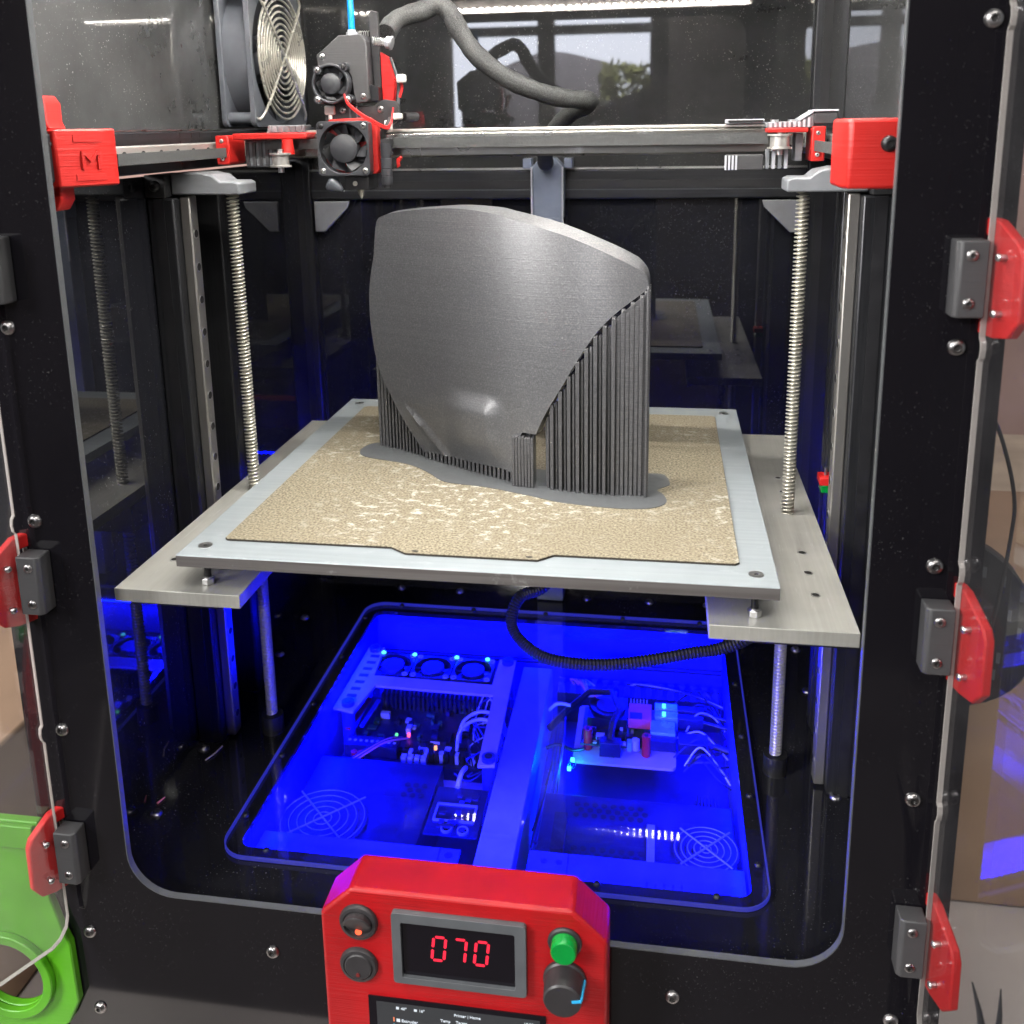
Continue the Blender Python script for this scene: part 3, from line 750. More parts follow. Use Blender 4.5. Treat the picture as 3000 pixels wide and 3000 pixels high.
MB().prism([(0.2035, 0.004), (0.252, 0.004), (0.252, 0.040), (0.2005, 0.040), (0.2005, 0.012)], 'z', 0.2195, 0.2545).build('block_body', 'red_print', t, bevel=0.0018)
bolt_head(t, 'bolt', (0.2225, 0.004, 0.2420), (0, -1, 0), 0.0042, 0.0028, 'bolt_dark')

# gantry beam
t = thing('gantry_beam', (0.0, 0.21, 0.2315), 'shiny metal gantry beam spanning the chamber behind the print head', 'gantry beam')
MB().box(-0.198, 0.196, 0.205, 0.225, 0.2316, 0.2496).build('tube', 'gantry_alu', t, bevel=0.0015)
MB().box(-0.190, 0.190, 0.209, 0.221, 0.2497, 0.2523).build('top_rail', 'steel', t, bevel=0.0008)
b2 = MB().box(-0.186, 0.183, 0.1965, 0.1980, 0.2385, 0.2462).build('drive_belt', 'belt')
tag(b2, 'toothed belt stretched along the front of the gantry beam', 'belt', 'drive belts')
def pulley(parent, x, y, z, r=0.0078):
    p = MB().lathe([(r, 0), (r, 0.0012), (r * 0.78, 0.0016), (r * 0.78, 0.0086), (r, 0.0090), (r, 0.0102)], (x, y, z), (0, 0, 1), 24).build('pulley', 'steel', parent, smooth=40)
    MB().cyl((x, y, z - 0.004), (x, y, z + 0.013), 0.0022, n=12).build('axle', 'zinc', p)
# left carriage
t = thing('gantry_carriage', (-0.19, 0.2, 0.225), 'red clamp with pulley joining the gantry to the left rail', 'carriage', 'gantry carriages')
MB().prism([(-0.2210, 0.2280), (-0.2120, 0.2280), (-0.2105, 0.2300), (-0.2105, 0.2470), (-0.2120, 0.2495), (-0.2210, 0.2495)], 'y', 0.186, 0.215).build('rail_clamp', 'red_print', t, bevel=0.0008)
for z in (0.2325, 0.2455): bolt_head(t, 'bolt', (-0.2160, 0.186, z), (0, -1, 0), 0.0017, 0.001, 'zinc', 12)
MB().box(-0.2075, -0.150, 0.186, 0.222, 0.2462, 0.2508).build('top_plate', 'red_print', t, bevel=0.001)
MB().lathe([(0.0050, 0), (0.0042, 0.0085), (0.0042, 0.0110)], (-0.1645, 0.1865, 0.2352), (0, 0, 1), 20).build('standoff', 'red_print', t)
pulley(t, -0.1680, 0.1800, 0.2262)
MB().box(-0.2040, -0.1780, 0.200, 0.224, 0.2255, 0.2458).build('inner_block', 'grey_print', t, bevel=0.001)
for k in range(5): MB().box(-0.2030 + k * 0.0052, -0.2005 + k * 0.0052, 0.1985, 0.2000, 0.2265, 0.2440).build('rib', 'dark_print', t)
MB().box(-0.187, -0.158, 0.205, 0.222, 0.2508, 0.2565).build('cable_clamp', 'grey_print', t, bevel=0.001)
for k in range(6): MB().box(-0.186 + k * 0.0048, -0.1838 + k * 0.0048, 0.2035, 0.205, 0.2512, 0.2560).build('rib', 'grey_print', t)
# right carriage
t = thing('gantry_carriage', (0.19, 0.2, 0.22), 'grey and red carriage with pulley and ribbed arm on the right rail', 'carriage', 'gantry carriages')
MB().box(0.1815, 0.2085, 0.185, 0.222, 0.2460, 0.2492).build('top_plate', 'red_print', t, bevel=0.0008)
MB().prism([(0.1815, 0.2493), (0.2035, 0.2493), (0.2130, 0.2493), (0.2130, 0.2590), (0.2035, 0.2535), (0.1815, 0.2530)], 'y', 0.196, 0.222).build('ribbed_arm', 'grey_print', t, bevel=0.0006)
MB().box(0.2130, 0.2290, 0.196, 0.222, 0.2515, 0.2598).build('arm_end', 'dark_print', t, bevel=0.0008)
MB().box(0.2125, 0.2292, 0.1945, 0.223, 0.2598, 0.2612).build('arm_cap', 'connector_white', t, bevel=0.0004)
for k in range(9):
    x = 0.1835 + k * 0.0032
    MB().box(x, x + 0.0014, 0.1945, 0.196, 0.2496, 0.2532 + (0.0014 * max(0, k - 6))).build('rib', 'connector_white', t)
MB().prism([(0.2035, 0.2538), (0.2125, 0.2594), (0.2125, 0.2606), (0.2035, 0.2550)], 'y', 0.1945, 0.222).build('sloped_rib', 'connector_white', t)
for x in (0.187, 0.199): MB().lathe([(0.0028, 0), (0.0028, 0.0018)], (x, 0.20, 0.2530), (0, 0, 1), 14).build('screw_head', 'zinc', t)
pulley(t, 0.1900, 0.1885, 0.2350, 0.0085)
for k in range(4): MB().box(0.1815 + k * 0.0042, 0.1838 + k * 0.0042, 0.193, 0.200, 0.2215, 0.2345).build('rib', 'connector_white' if k % 2 else 'grey_print', t)
MB().box(0.1545, 0.1800, 0.192, 0.206, 0.2205, 0.2312).build('lower_block', 'dark_print', t, bevel=0.0008)
for k in range(4): MB().box(0.1535 + k * 0.0024, 0.1548 + k * 0.0024, 0.1910, 0.192, 0.2208, 0.2308).build('rib', 'connector_white', t)
MB().box(0.2010, 0.2060, 0.193, 0.210, 0.2265, 0.2455).build('upright', 'grey_print', t, bevel=0.0006)
MB().prism([(0.2110, 0.2265), (0.2200, 0.2265), (0.2200, 0.2500), (0.2125, 0.2500), (0.2110, 0.2480)], 'y', 0.186, 0.215).build('rail_clamp', 'red_print', t, bevel=0.0008)
for z in (0.2310, 0.2455): bolt_head(t, 'bolt', (0.2150, 0.186, z), (0, -1, 0), 0.0016, 0.001, 'zinc', 12)
MB().box(0.1545, 0.1810, 0.206, 0.222, 0.2525, 0.2555).build('cable_tray', 'connector_white', t, bevel=0.0005)
MB().box(0.1560, 0.1800, 0.2045, 0.206, 0.2535, 0.2548).build('tray_slot', 'socket', t)

# ------------------------------------------------------------------ print head   (U = millimetres right, V = millimetres up, from a datum at its upper left)
HX0, HZ0 = -0.1418, 0.3073
def U(p): return HX0 + (p - 600) * 0.000403
def V(p): return HZ0 - (p - 100) * 0.000379
hd = thing('print_head', (-0.118, 0.205, 0.208), 'print head with black geared extruder, red fan duct and two small fans', 'print head')
def poly(pts): return [(U(a), V(b)) for a, b in pts]
MB().prism(poly([(600, 103), (643, 68), (684, 66), (694, 80), (696, 188), (690, 194), (670, 194), (667, 175), (664, 145), (650, 122), (601, 128)]), 'y', 0.196, 0.222).build('extruder_cover', 'dark_print', hd, bevel=0.0008)
MB().prism(poly([(601, 128), (668, 122), (672, 190), (603, 190)]), 'y', 0.204, 0.222).build('extruder_body', 'black_print', hd, bevel=0.0006)
for a, b in ((611, 106), (685, 182)):
    bolt_head(hd, 'bolt', (U(a), 0.196, V(b)), (0, -1, 0), 0.0022, 0.0014, 'zinc', 14)
def small_fan(parent, cx, cz, half, rring, rhub, y0, depth, square, blades, material='fan_plastic'):
    f = thing_part = None
    if square:
        outer = rrect(cx - half, cx + half, cz - half, cz + half, 0.003, 4)
    else:
        outer = circ(cx, cz, half, 36)
    f = MB().plate(outer, [circ(cx, cz, rring, 36)], 'y', y0, y0 + depth).build('fan_frame', material, parent, bevel=0.0004, seg=1)
    MB().lathe([(rhub * 0.9, 0), (rhub, 0.0008), (rhub, depth * 0.85)], (cx, y0 + 0.0006, cz), (0, 1, 0), 28).build('hub', material, f, smooth=50)
    for k in range(blades):
        a0 = 2 * PI * k / blades + 0.3
        vs = []
        for i in range(5):
            r = rhub * 0.97 + (rring * 0.96 - rhub) * i / 4
            for j, (da, dd) in enumerate(((0, 0.0012), (0.62, depth * 0.72))):
                a = a0 + da + 0.25 * i / 4
                vs.append((cx + r * math.cos(a), y0 + dd + 0.0008, cz + r * math.sin(a)))
        MB().add(vs, [(2 * i, 2 * i + 1, 2 * i + 3, 2 * i + 2) for i in range(4)]).build('blade', material, f)
    return f
# upper 30 mm fan
cx, cz = U(629), V(158)
f = small_fan(hd, cx, cz, 0.0142, 0.0124, 0.0078, 0.189, 0.008, False, 5)
for a, b in ((606, 132), (655, 127), (604, 187), (661, 187)):
    MB().lathe([(0.0032, 0), (0.0032, 0.008)], (U(a), 0.1892, V(b)), (0, 1, 0), 14).build('screw_ear', 'fan_plastic', hd)
    bolt_head(hd, 'bolt', (U(a), 0.189, V(b)), (0, -1, 0), 0.0021, 0.0012, 'zinc' if b in (187, 132) else 'bolt_dark', 12)
MB().cyl((cx, 0.1970, cz), (cx, 0.1975, cz), 0.0123, n=28).build('fan_back', 'black_print', hd)
# carriage plate between the fans
MB().prism(poly([(606, 190), (650, 190), (670, 200), (700, 200), (720, 188), (742, 192), (748, 200), (748, 225), (735, 236), (606, 236)]), 'y', 0.2005, 0.2045).build('carriage_plate', 'black_print', hd, bevel=0.0006)
for a, b in ((641, 208), (713, 207)): bolt_head(hd, 'bolt', (U(a), 0.2005, V(b)), (0, -1, 0), 0.0026, 0.0014, 'bolt_steel', 14)
for a in (655, 668): MB().box(U(a) - 0.0006, U(a) + 0.0006, 0.1997, 0.2005, V(232), V(192)).build('plate_ridge', 'bezel_grey', hd)
# lower 40 mm fan in a red duct
cx, cz = U(655), V(280)
f = small_fan(hd, cx, cz, 0.0195, 0.0182, 0.0104, 0.1795, 0.0102, True, 7)
for da in (-1, 1):
    for db in (-1, 1):
        bolt_head(hd, 'bolt', (cx + da * 0.0160, 0.1795, cz + db * 0.0160), (0, -1, 0), 0.0022, 0.0012, 'zinc' if (da, db) != (-1, 1) else 'bolt_dark', 12)
MB().prism(poly([(614, 330), (612, 238), (622, 225), (695, 222), (712, 236), (714, 322), (708, 330)]), 'y', 0.1898, 0.1992).build('fan_duct', 'red_print', hd, bevel=0.0008)
MB().cyl((cx, 0.1889, cz), (cx, 0.1896, cz), 0.0178, n=28).build('duct_mouth', 'black_print', hd)
for k in range(3):
    a = 2.4 + k * 2.0
    MB().bar((cx, 0.1886, cz), (cx + 0.0175 * math.cos(a), 0.1886, cz + 0.0175 * math.sin(a)), 0.006, 0.0006, (0, 1, 0)).build('duct_vane', 'red_print', hd)
MB().prism(poly([(712, 98), (732, 112), (738, 160), (733, 198), (713, 198)]), 'y', 0.207, 0.213).build('side_plate', 'red_print_bright', hd, bevel=0.0006)
MB().prism(poly([(692, 25), (697, 20), (709, 24), (711, 120), (712, 190), (697, 186)]), 'y', 0.208, 0.2125).build('tension_lever', 'black_print', hd, bevel=0.0006)
MB().prism(poly([(697, 160), (712, 166), (712, 190), (697, 190)]), 'y', 0.199, 0.2075).build('motor_spacer', 'bolt_dark', hd)
# spring and thumb screw
sp = [(U(702) + 0.0095 * i / 60, 0.203 + 0.0026 * math.sin(2 * PI * i / 10), V(78) + 0.0026 * math.cos(2 * PI * i / 10) - 0.0012 * i / 60) for i in range(61)]
MB().tube(sp, 0.0005, 6).build('tension_spring', 'zinc', hd)
MB().cyl((U(727), 0.203, V(81)), (U(735), 0.203, V(83)), 0.0044, 0.0044, 8).build('thumb_screw', 'connector_white', hd, bevel=0.0004)
MB().cyl((U(735), 0.203, V(83)), (U(739), 0.203, V(84)), 0.0054, 0.0050, 10).build('thumb_head', 'gusset', hd, bevel=0.0004)
sp = [(U(668) + 0.0085 * i / 40, 0.212 + 0.0018 * math.sin(2 * PI * i / 8), V(62) + 0.0018 * math.cos(2 * PI * i / 8)) for i in range(41)]
MB().tube(sp, 0.0004, 6).build('tension_spring', 'zinc', hd)
MB().lathe([(0.0042, 0), (0.0042, 0.002), (0.0030, 0.0022), (0.0030, 0.0038)], (U(662), 0.205, V(66)), (0, 0, 1), 20).build('tube_fitting', 'connector_white', hd)
# hot end, cone nozzle guide and probe
MB().box(U(648), U(694), 0.188, 0.212, V(360), V(328)).build('heater_block', 'black_rubber', hd, bevel=0.0006)
MB().cyl((U(668), 0.1872, V(348)), (U(668), 0.188, V(348)), 0.0018, n=12).build('heater_screw', 'screw_steel', hd)
MB().lathe([(0.0030, 0), (0.0022, -0.004), (0.0006, -0.007)], (U(672), 0.197, V(360)), (0, 0, 1), 16).build('nozzle', 'screw_steel', hd)
MB().lathe([(0.0052, 0), (0.0062, 0.0018), (0.0058, 0.004), (0.0012, 0.0115)], (U(621), 0.186, V(345)), Vector((0.85, -0.1, -0.5)), 20).build('air_nozzle', 'big_fan_plastic', hd)
MB().prism(poly([(604, 285), (611, 280), (612, 318), (604, 300)]), 'y', 0.1885, 0.1960).build('cable_guard', 'white_nylon', hd)
pb = [(0.0036, 0), (0.0042, 0.002), (0.0042, 0.0060), (0.0038, 0.0062), (0.0038, 0.0066), (0.0042, 0.0070), (0.0042, 0.0110), (0.0038, 0.0112), (0.0038, 0.0116), (0.0041, 0.012), (0.0041, 0.019), (0.0037, 0.0192), (0.0040, 0.0210), (0.0040, 0.0300)]
MB().lathe(pb, (U(730), 0.186, V(350)), (0, 0, 1), 20).build('height_probe', 'fan_plastic', hd)
MB().cyl((U(730), 0.186, V(356)), (U(730), 0.186, V(349)), 0.0028, n=16).build('probe_tip', 'black_rubber', hd)
MB().box(U(722), U(738), 0.184, 0.196, V(280), V(262)).build('probe_mount', 'black_print', hd, bevel=0.0006)
MB().tube(spline([(U(726), 0.186, V(262)), (U(728), 0.184, V(250)), (U(736), 0.184, V(240)), (U(742), 0.186, V(225))], 6), 0.0022, 8).build('probe_cable', 'black_rubber', hd)
MB().prism(poly([(742, 302), (750, 296), (753, 300), (747, 309), (748, 316), (742, 320)]), 'y', 0.196, 0.199).build('wire_clip', 'red_print', hd, bevel=0.0005)
for off in (0, 0.0016):
    MB().tube(spline([(U(655), 0.1885, V(178)), (U(665), 0.186, V(196)), (U(690), 0.182, V(215)), (U(715), 0.180, V(232) + 0.001), (U(738), 0.180, V(240)), (U(744), 0.184, V(228)), (U(744), 0.190, V(205))], 6), 0.0007, 6).xf(lambda p: (p.x, p.y, p.z - off)).build('wire', 'red_wire', hd)
for pts in ([(733, 110), (742, 140), (746, 165), (744, 200), (746, 235)], [(739, 150), (750, 155), (752, 168), (747, 185)]):
    MB().tube(spline([(U(a), 0.2045, V(b)) for a, b in pts], 6), 0.0012, 6).build('wire', 'bezel_grey' if len(pts) > 4 else 'red_wire', hd)
for a, b, w, h in ((617, 207, 10, 9), (754, 150, 8, 8), (744, 221, 9, 6), (731, 238, 7, 10)):
    MB().box(U(a - w), U(a + w), 0.192 if b > 230 else 0.198, 0.2045 if b < 230 else 0.197, V(b + h), V(b - h)).build('cable_tie', 'white_nylon', hd, bevel=0.0012)
MB().cyl((U(617), 0.2, V(232)), (U(617), 0.2, V(214)), 0.0015, n=8).build('tie_tail', 'white_nylon', hd)
MB().cyl((U(750), 0.21, V(222)), (U(768), 0.22, V(222)), 0.0034, n=14).build('cable_end', 'black_rubber', hd)
# filament tube
tag(MB().tube(spline([(U(662), 0.205, V(64)), (U(662), 0.205, V(30)), (U(662) - 0.0008, 0.206, V(-10)), (U(655), 0.208, V(-60))], 6), 0.0024, 12).build('filament_tube', 'blue_ptfe'), 'bright blue plastic tube entering the top of the print head', 'tube')
# braided cable sleeve
pts = spline([(U(712), 0.225, V(60)), (-0.0924, 0.245, 0.3345), (-0.0751, 0.26, 0.3420), (-0.0640, 0.262, 0.3455), (-0.0548, 0.262, 0.3392), (-0.047, 0.262, 0.3245), (-0.034, 0.262, 0.3071), (-0.0134, 0.265, 0.2910), (0.0074, 0.27, 0.2812), (0.0281, 0.28, 0.2748), (0.0450, 0.29, 0.2728), (0.0505, 0.305, 0.2720), (0.0440, 0.325, 0.2680), (0.030, 0.345, 0.262), (0.016, 0.36, 0.250), (0.005, 0.38, 0.232), (0.0, 0.42, 0.218)], 8)
rad = [0.0074 + 0.0003 * math.sin(i * 0.55) + 0.0002 * math.sin(i * 1.7) for i in range(len(pts))]
tag(MB().tube(pts, rad, 18).build('braided_sleeve', 'braided_sleeve', smooth=60), 'grey braided cable sleeve arching from the print head to the back', 'cable sleeve')

# ------------------------------------------------------------------ big exhaust fan on the left wall
bf = thing('exhaust_fan', (-0.241, 0.339, 0.2545), 'large dark exhaust fan with concentric wire guard at upper left', 'fan')
FY, FZC = 0.339, 0.3155
for xa, xb in ((-0.2575, -0.2530), (-0.2320, -0.2275)):
    MB().plate(rrect(FY - 0.06, FY + 0.06, FZC - 0.06, FZC + 0.06, 0.006, 4), [circ(FY, FZC, 0.0565, 48)], 'x', xa, xb).build('flange', 'big_fan_plastic', bf, bevel=0.0006, seg=1)
MB().plate(circ(FY, FZC, 0.0595, 48), [circ(FY, FZC, 0.0565, 48)], 'x', -0.2530, -0.2320).build('shroud', 'big_fan_plastic', bf)
for dy in (-1, 1):
    for dz in (-1, 1):
        MB().cyl((-0.2530, FY + dy * 0.0525, FZC + dz * 0.0525), (-0.2320, FY + dy * 0.0525, FZC + dz * 0.0525), 0.0048, n=16).build('corner_pillar', 'big_fan_plastic', bf)
        MB().tube(spline([(-0.2230, FY + dy * 0.040, FZC + dz * 0.040), (-0.2235, FY + dy * 0.048, FZC + dz * 0.048), (-0.2262, FY + dy * 0.0535, FZC + dz * 0.0535), (-0.2268, FY + dy * 0.056, FZC + dz * 0.0525)], 5), 0.0011, 8).build('guard_foot', 'wire_guard', bf)
MB().lathe([(0.021, 0), (0.022, 0.002), (0.022, 0.02)], (-0.2305, FY, FZC), (-1, 0, 0), 32).build('hub', 'big_fan_plastic', bf)
for k in range(7):
    a0 = 2 * PI * k / 7; vs = []
    for i in range(6):
        r = 0.021 + 0.034 * i / 5
        for da, dx in ((0, -0.233), (0.62, -0.250)):
            a = a0 + da + 0.2 * i / 5
            vs.append((dx, FY + r * math.cos(a), FZC + r * math.sin(a)))
    MB().add(vs, [(2 * i, 2 * i + 1, 2 * i + 3, 2 * i + 2) for i in range(5)]).build('blade', 'fan_plastic', bf)
for k in range(10):
    r = 0.0075 + k * 0.0051
    MB().tube([(-0.2235, FY + r * math.cos(2 * PI * i / 48), FZC + r * math.sin(2 * PI * i / 48)) for i in range(48)], 0.0011, 6, True).build('guard_ring', 'wire_guard', bf, smooth=60)
for dz in (-1, 1):
    MB().tube([(-0.2222, FY - 0.042, FZC - dz * 0.042), (-0.2215, FY, FZC), (-0.2222, FY + 0.042, FZC + dz * 0.042)], 0.0011, 8).build('guard_bar', 'wire_guard', bf)

# ================================================================== ELECTRONICS BAY
BZ = -0.332
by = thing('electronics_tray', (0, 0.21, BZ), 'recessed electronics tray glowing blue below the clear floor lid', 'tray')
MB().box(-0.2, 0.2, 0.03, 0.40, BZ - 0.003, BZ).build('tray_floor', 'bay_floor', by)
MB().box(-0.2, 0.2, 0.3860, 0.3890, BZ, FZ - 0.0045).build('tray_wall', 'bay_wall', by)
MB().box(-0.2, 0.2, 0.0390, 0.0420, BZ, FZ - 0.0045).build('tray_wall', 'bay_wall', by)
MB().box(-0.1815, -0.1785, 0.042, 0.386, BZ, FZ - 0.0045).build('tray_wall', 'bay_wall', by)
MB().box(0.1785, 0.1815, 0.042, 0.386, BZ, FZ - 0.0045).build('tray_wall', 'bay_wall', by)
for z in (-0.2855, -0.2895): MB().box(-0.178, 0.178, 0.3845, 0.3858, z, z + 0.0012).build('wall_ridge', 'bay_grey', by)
# lid
ld = thing('floor_lid', (0, 0.21, FZ), 'clear acrylic lid screwed over the blue-lit electronics', 'lid')
MB().prism(rrect(-LIDX, LIDX, LY0, LY1, 0.020, 8), 'z', FZ + 0.0004, FZ + 0.0038).build('lid_sheet', 'lid_acrylic', ld, smooth=0)
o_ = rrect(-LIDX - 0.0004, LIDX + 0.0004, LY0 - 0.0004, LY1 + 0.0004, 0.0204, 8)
MB().plate(o_, [rrect(-LIDX + 0.0005, LIDX - 0.0005, LY0 + 0.0005, LY1 - 0.0005, 0.0195, 8)], 'z', FZ + 0.0006, FZ + 0.0036).build('lid_edge_glow', 'painted_edge_glow', ld, smooth=0)
LB = [(-0.154, 0.0361), (-0.077, 0.036), (0.0, 0.036), (0.0763, 0.036), (0.154, 0.036), (-0.152, 0.392), (-0.0753, 0.392), (0.0, 0.392), (0.0787, 0.392), (0.1555, 0.392)] + [(sx * 0.1832, y) for sx in (-1, 1) for y in (0.0677, 0.1375, 0.2096, 0.2863, 0.3623)]
for x, y in LB: bolt_head(ld, 'bolt', (x, y, FZ + 0.0038), (0, 0, 1), 0.0026, 0.0022, 'bolt_dark', 12)

def board_bits(parent, x0, x1, y0, y1, z, n, seed, mats, hmax=0.008):
    r = random.Random(seed)
    for _ in range(n):
        w, d, h = r.uniform(0.002, 0.009), r.uniform(0.002, 0.007), r.uniform(0.001, hmax)
        x, y = r.uniform(x0, x1 - w), r.uniform(y0, y1 - d)
        MB().box(x, x + w, y, y + d, z, z + h).build('chip', r.choice(mats), parent)
# fan bracket with three fans
t = thing('fan_bracket', (-0.1, 0.29, BZ), 'pale slotted bracket carrying three small fans, left in the blue tray', 'bracket')
MB().plate([(-0.176, 0.349), (-0.160, 0.351), (-0.156, 0.300), (-0.040, 0.298), (-0.040, 0.343), (-0.024, 0.343), (-0.018, 0.182), (-0.032, 0.180), (-0.036, 0.282), (-0.150, 0.284), (-0.158, 0.240), (-0.178, 0.244)], [], 'z', -0.2655, -0.2630).build('bracket_frame', 'white_print', t, smooth=0)
for k in range(7):
    y = 0.262 + k * 0.0115; x = -0.1665 + 0.0003 * k
    MB().box(x - 0.005, x + 0.004, y, y + 0.0042, -0.2629, -0.2624).build('slot', 'socket', t)
for x, y in ((-0.024, 0.188), (-0.031, 0.337), (-0.168, 0.345), (-0.166, 0.250)):
    MB().cyl((x, y, BZ), (x, y, -0.2632 + 0.004), 0.0058, n=16).build('pillar', 'bay_wall', t)
    MB().cyl((x, y, -0.2592), (x, y, -0.2586), 0.0032, n=14).build('screw', 'bay_black', t)
for k in range(3):
    cx = -0.1435 + k * 0.0402; cy_ = 0.3225
    fr = MB().plate(rrect(cx - 0.0195, cx + 0.0195, cy_ - 0.0195, cy_ + 0.0195, 0.003, 3), [circ(cx, cy_, 0.0180, 28)], 'z', -0.2745, -0.2635).build('fan_frame', 'bay_black', t)
    MB().cyl((cx, cy_, -0.274), (cx, cy_, -0.2630), 0.0108, n=24).build('hub', 'bay_wall', fr)
    for j in range(7):
        a = 2 * PI * j / 7
        MB().bar((cx + 0.0100 * math.cos(a), cy_ + 0.0100 * math.sin(a), -0.268), (cx + 0.0175 * math.cos(a + 0.3), cy_ + 0.0175 * math.sin(a + 0.3), -0.268), 0.005, 0.0008, (0.3, 0.3, 1)).build('blade', 'bay_grey', fr)
    for dx in (-1, 1):
        for dy in (-1, 1):
            MB().lathe([(0.0028, 0), (0.0028, 0.0008), (0.0018, 0.0008), (0.0018, 0)], (cx + dx * 0.016, cy_ + dy * 0.016, -0.2635), (0, 0, 1), 12).build('screw_eye', 'connector_white', fr)
for x, m in ((-0.158, 'led_cyan'), (-0.126, 'led_cyan'), (-0.083, 'led_cyan'), (-0.052, 'led_cyan')):
    MB().lathe([(0.0022, 0), (0.0022, 0.001), (0.0012, 0.0018)], (x, 0.3405, -0.2627), (0, 0, 1), 12).build('status_lamp', m, t)
# control board
t = thing('control_board', (-0.105, 0.26, BZ), 'dark control board crowded with connectors below the three fans', 'circuit board')
MB().box(-0.165, -0.036, 0.222, 0.318, -0.300, -0.2984).build('board', 'circuit_dark', t)
board_bits(t, -0.160, -0.04, 0.226, 0.315, -0.2984, 60, 3, ['circuit_green', 'bay_black', 'bay_grey', 'bay_black', 'connector_white'], 0.006)
MB().box(-0.163, -0.115, 0.226, 0.240, -0.2984, -0.287).build('terminal_block', 'bay_grey', t)
for k in range(9): MB().cyl((-0.160 + k * 0.0052, 0.233, -0.287), (-0.160 + k * 0.0052, 0.233, -0.2866), 0.0014, n=10).build('terminal_screw', 'connector_white', t)
for k in range(14): MB().box(-0.104 + k * 0.0047, -0.1008 + k * 0.0047, 0.226, 0.232, -0.2984, -0.290).build('pin_header', 'bay_black' if k % 3 else 'connector_white', t)
for k in range(24): MB().box(-0.150 + k * 0.0045, -0.148 + k * 0.0045, 0.300, 0.312, -0.2984, -0.284).build('heat_sink_fin', 'bay_black', t)
MB().box(-0.100, -0.072, 0.252, 0.268, -0.2984, -0.2955).build('processor', 'bay_black', t)
for (x, y, m) in ((-0.113, 0.256, 'led_red_small'), (-0.124, 0.254, 'led_green'), (-0.084, 0.2405, 'led_orange_small')):
    MB().box(x, x + 0.0024, y, y + 0.0024, -0.2965, -0.2930).build('status_lamp', m, t)
for k in range(4): MB().tube(spline([(-0.118 + 0.003 * k, 0.246, -0.290), (-0.125, 0.232 - 0.002 * k, -0.282), (-0.142, 0.214 - 0.003 * k, -0.284), (-0.160, 0.202 - 0.003 * k, -0.292)], 6), 0.0009, 6).build('wire', 'pink_wire' if k % 2 else 'bay_black', t)
for k in range(2): MB().tube(spline([(-0.062, 0.236 + 0.012 * k, -0.292), (-0.060, 0.246 + 0.012 * k, -0.277), (-0.045, 0.256 + 0.012 * k, -0.272), (-0.026, 0.254 + 0.01 * k, -0.276), (-0.016, 0.25, -0.290)], 6), 0.0016, 8).build('wire', 'connector_white', t)
MB().bar((-0.1655, 0.244, -0.284), (-0.158, 0.290, -0.282), 0.0045, 0.002).build('cable', 'red_wire', t)
MB().bar((-0.155, 0.252, -0.286), (-0.150, 0.292, -0.284), 0.0035, 0.002).build('cable', 'bay_wall', t)
for k in range(2): MB().cyl((-0.152 + k * 0.006, 0.220, -0.298), (-0.152 + k * 0.006, 0.220, -0.289), 0.0028, n=12).build('capacitor', 'red_wire', t)
for k in range(4): MB().box(-0.109 + k * 0.006, -0.1045 + k * 0.006, 0.2185, 0.224, -0.2984, -0.290).build('plug', 'connector_white', t)
MB().box(-0.152, -0.026, 0.208, 0.219, -0.312, -0.3095).build('mount_bar', 'white_print', t)
# centre bar
tag(MB().box(-0.0165, 0.0120, 0.055, 0.345, BZ, -0.2700).build('divider_profile', 'bay_bar', bevel=0.001), 'flat pale profile dividing the blue tray front to back', 'divider')
# single board computer
t = thing('computer_board', (0.085, 0.29, BZ), 'small computer board on a pale carrier with magenta box and plugs', 'circuit board')
MB().prism(rrect(0.040, 0.132, 0.252, 0.338, 0.005, 3), 'z', -0.306, -0.3035).build('carrier', 'white_print', t, smooth=0)
MB().box(0.046, 0.132, 0.268, 0.326, -0.298, -0.2965).build('board', 'circuit_green', t)
board_bits(t, 0.05, 0.105, 0.268, 0.298, -0.2965, 26, 9, ['bay_black', 'bay_grey', 'circuit_green', 'connector_white'], 0.005)
MB().box(0.051, 0.087, 0.290, 0.326, -0.2965, -0.284).build('fan_body', 'bay_black', t)
MB().cyl((0.069, 0.308, -0.284), (0.069, 0.308, -0.2815), 0.0165, n=32).build('fan_ring', 'bay_black', t)
MB().cyl((0.069, 0.308, -0.2815), (0.069, 0.308, -0.2800), 0.0105, n=28).build('fan_hub', 'bay_wall', t)
MB().box(0.0885, 0.1095, 0.290, 0.315, -0.292, -0.282).build('relay_box', 'magenta_box', t, bevel=0.0004)
MB().box(0.0895, 0.101, 0.2895, 0.299, -0.2818, -0.2812).build('relay_label', 'bay_black', t)
for k in range(6): MB().cyl((0.090 + k * 0.003, 0.317, -0.292), (0.090 + k * 0.003, 0.317, -0.279), 0.0005, n=6).build('pin', 'connector_white', t)
for x, y in ((0.0525, 0.272), (0.1055, 0.268)):
    MB().cyl((x, y, -0.304), (x, y, -0.283), 0.0040, n=14).build('standoff', 'red_wire', t)
    MB().cyl((x, y, -0.283), (x, y, -0.2825), 0.0020, n=10).build('standoff_hole', 'socket', t)
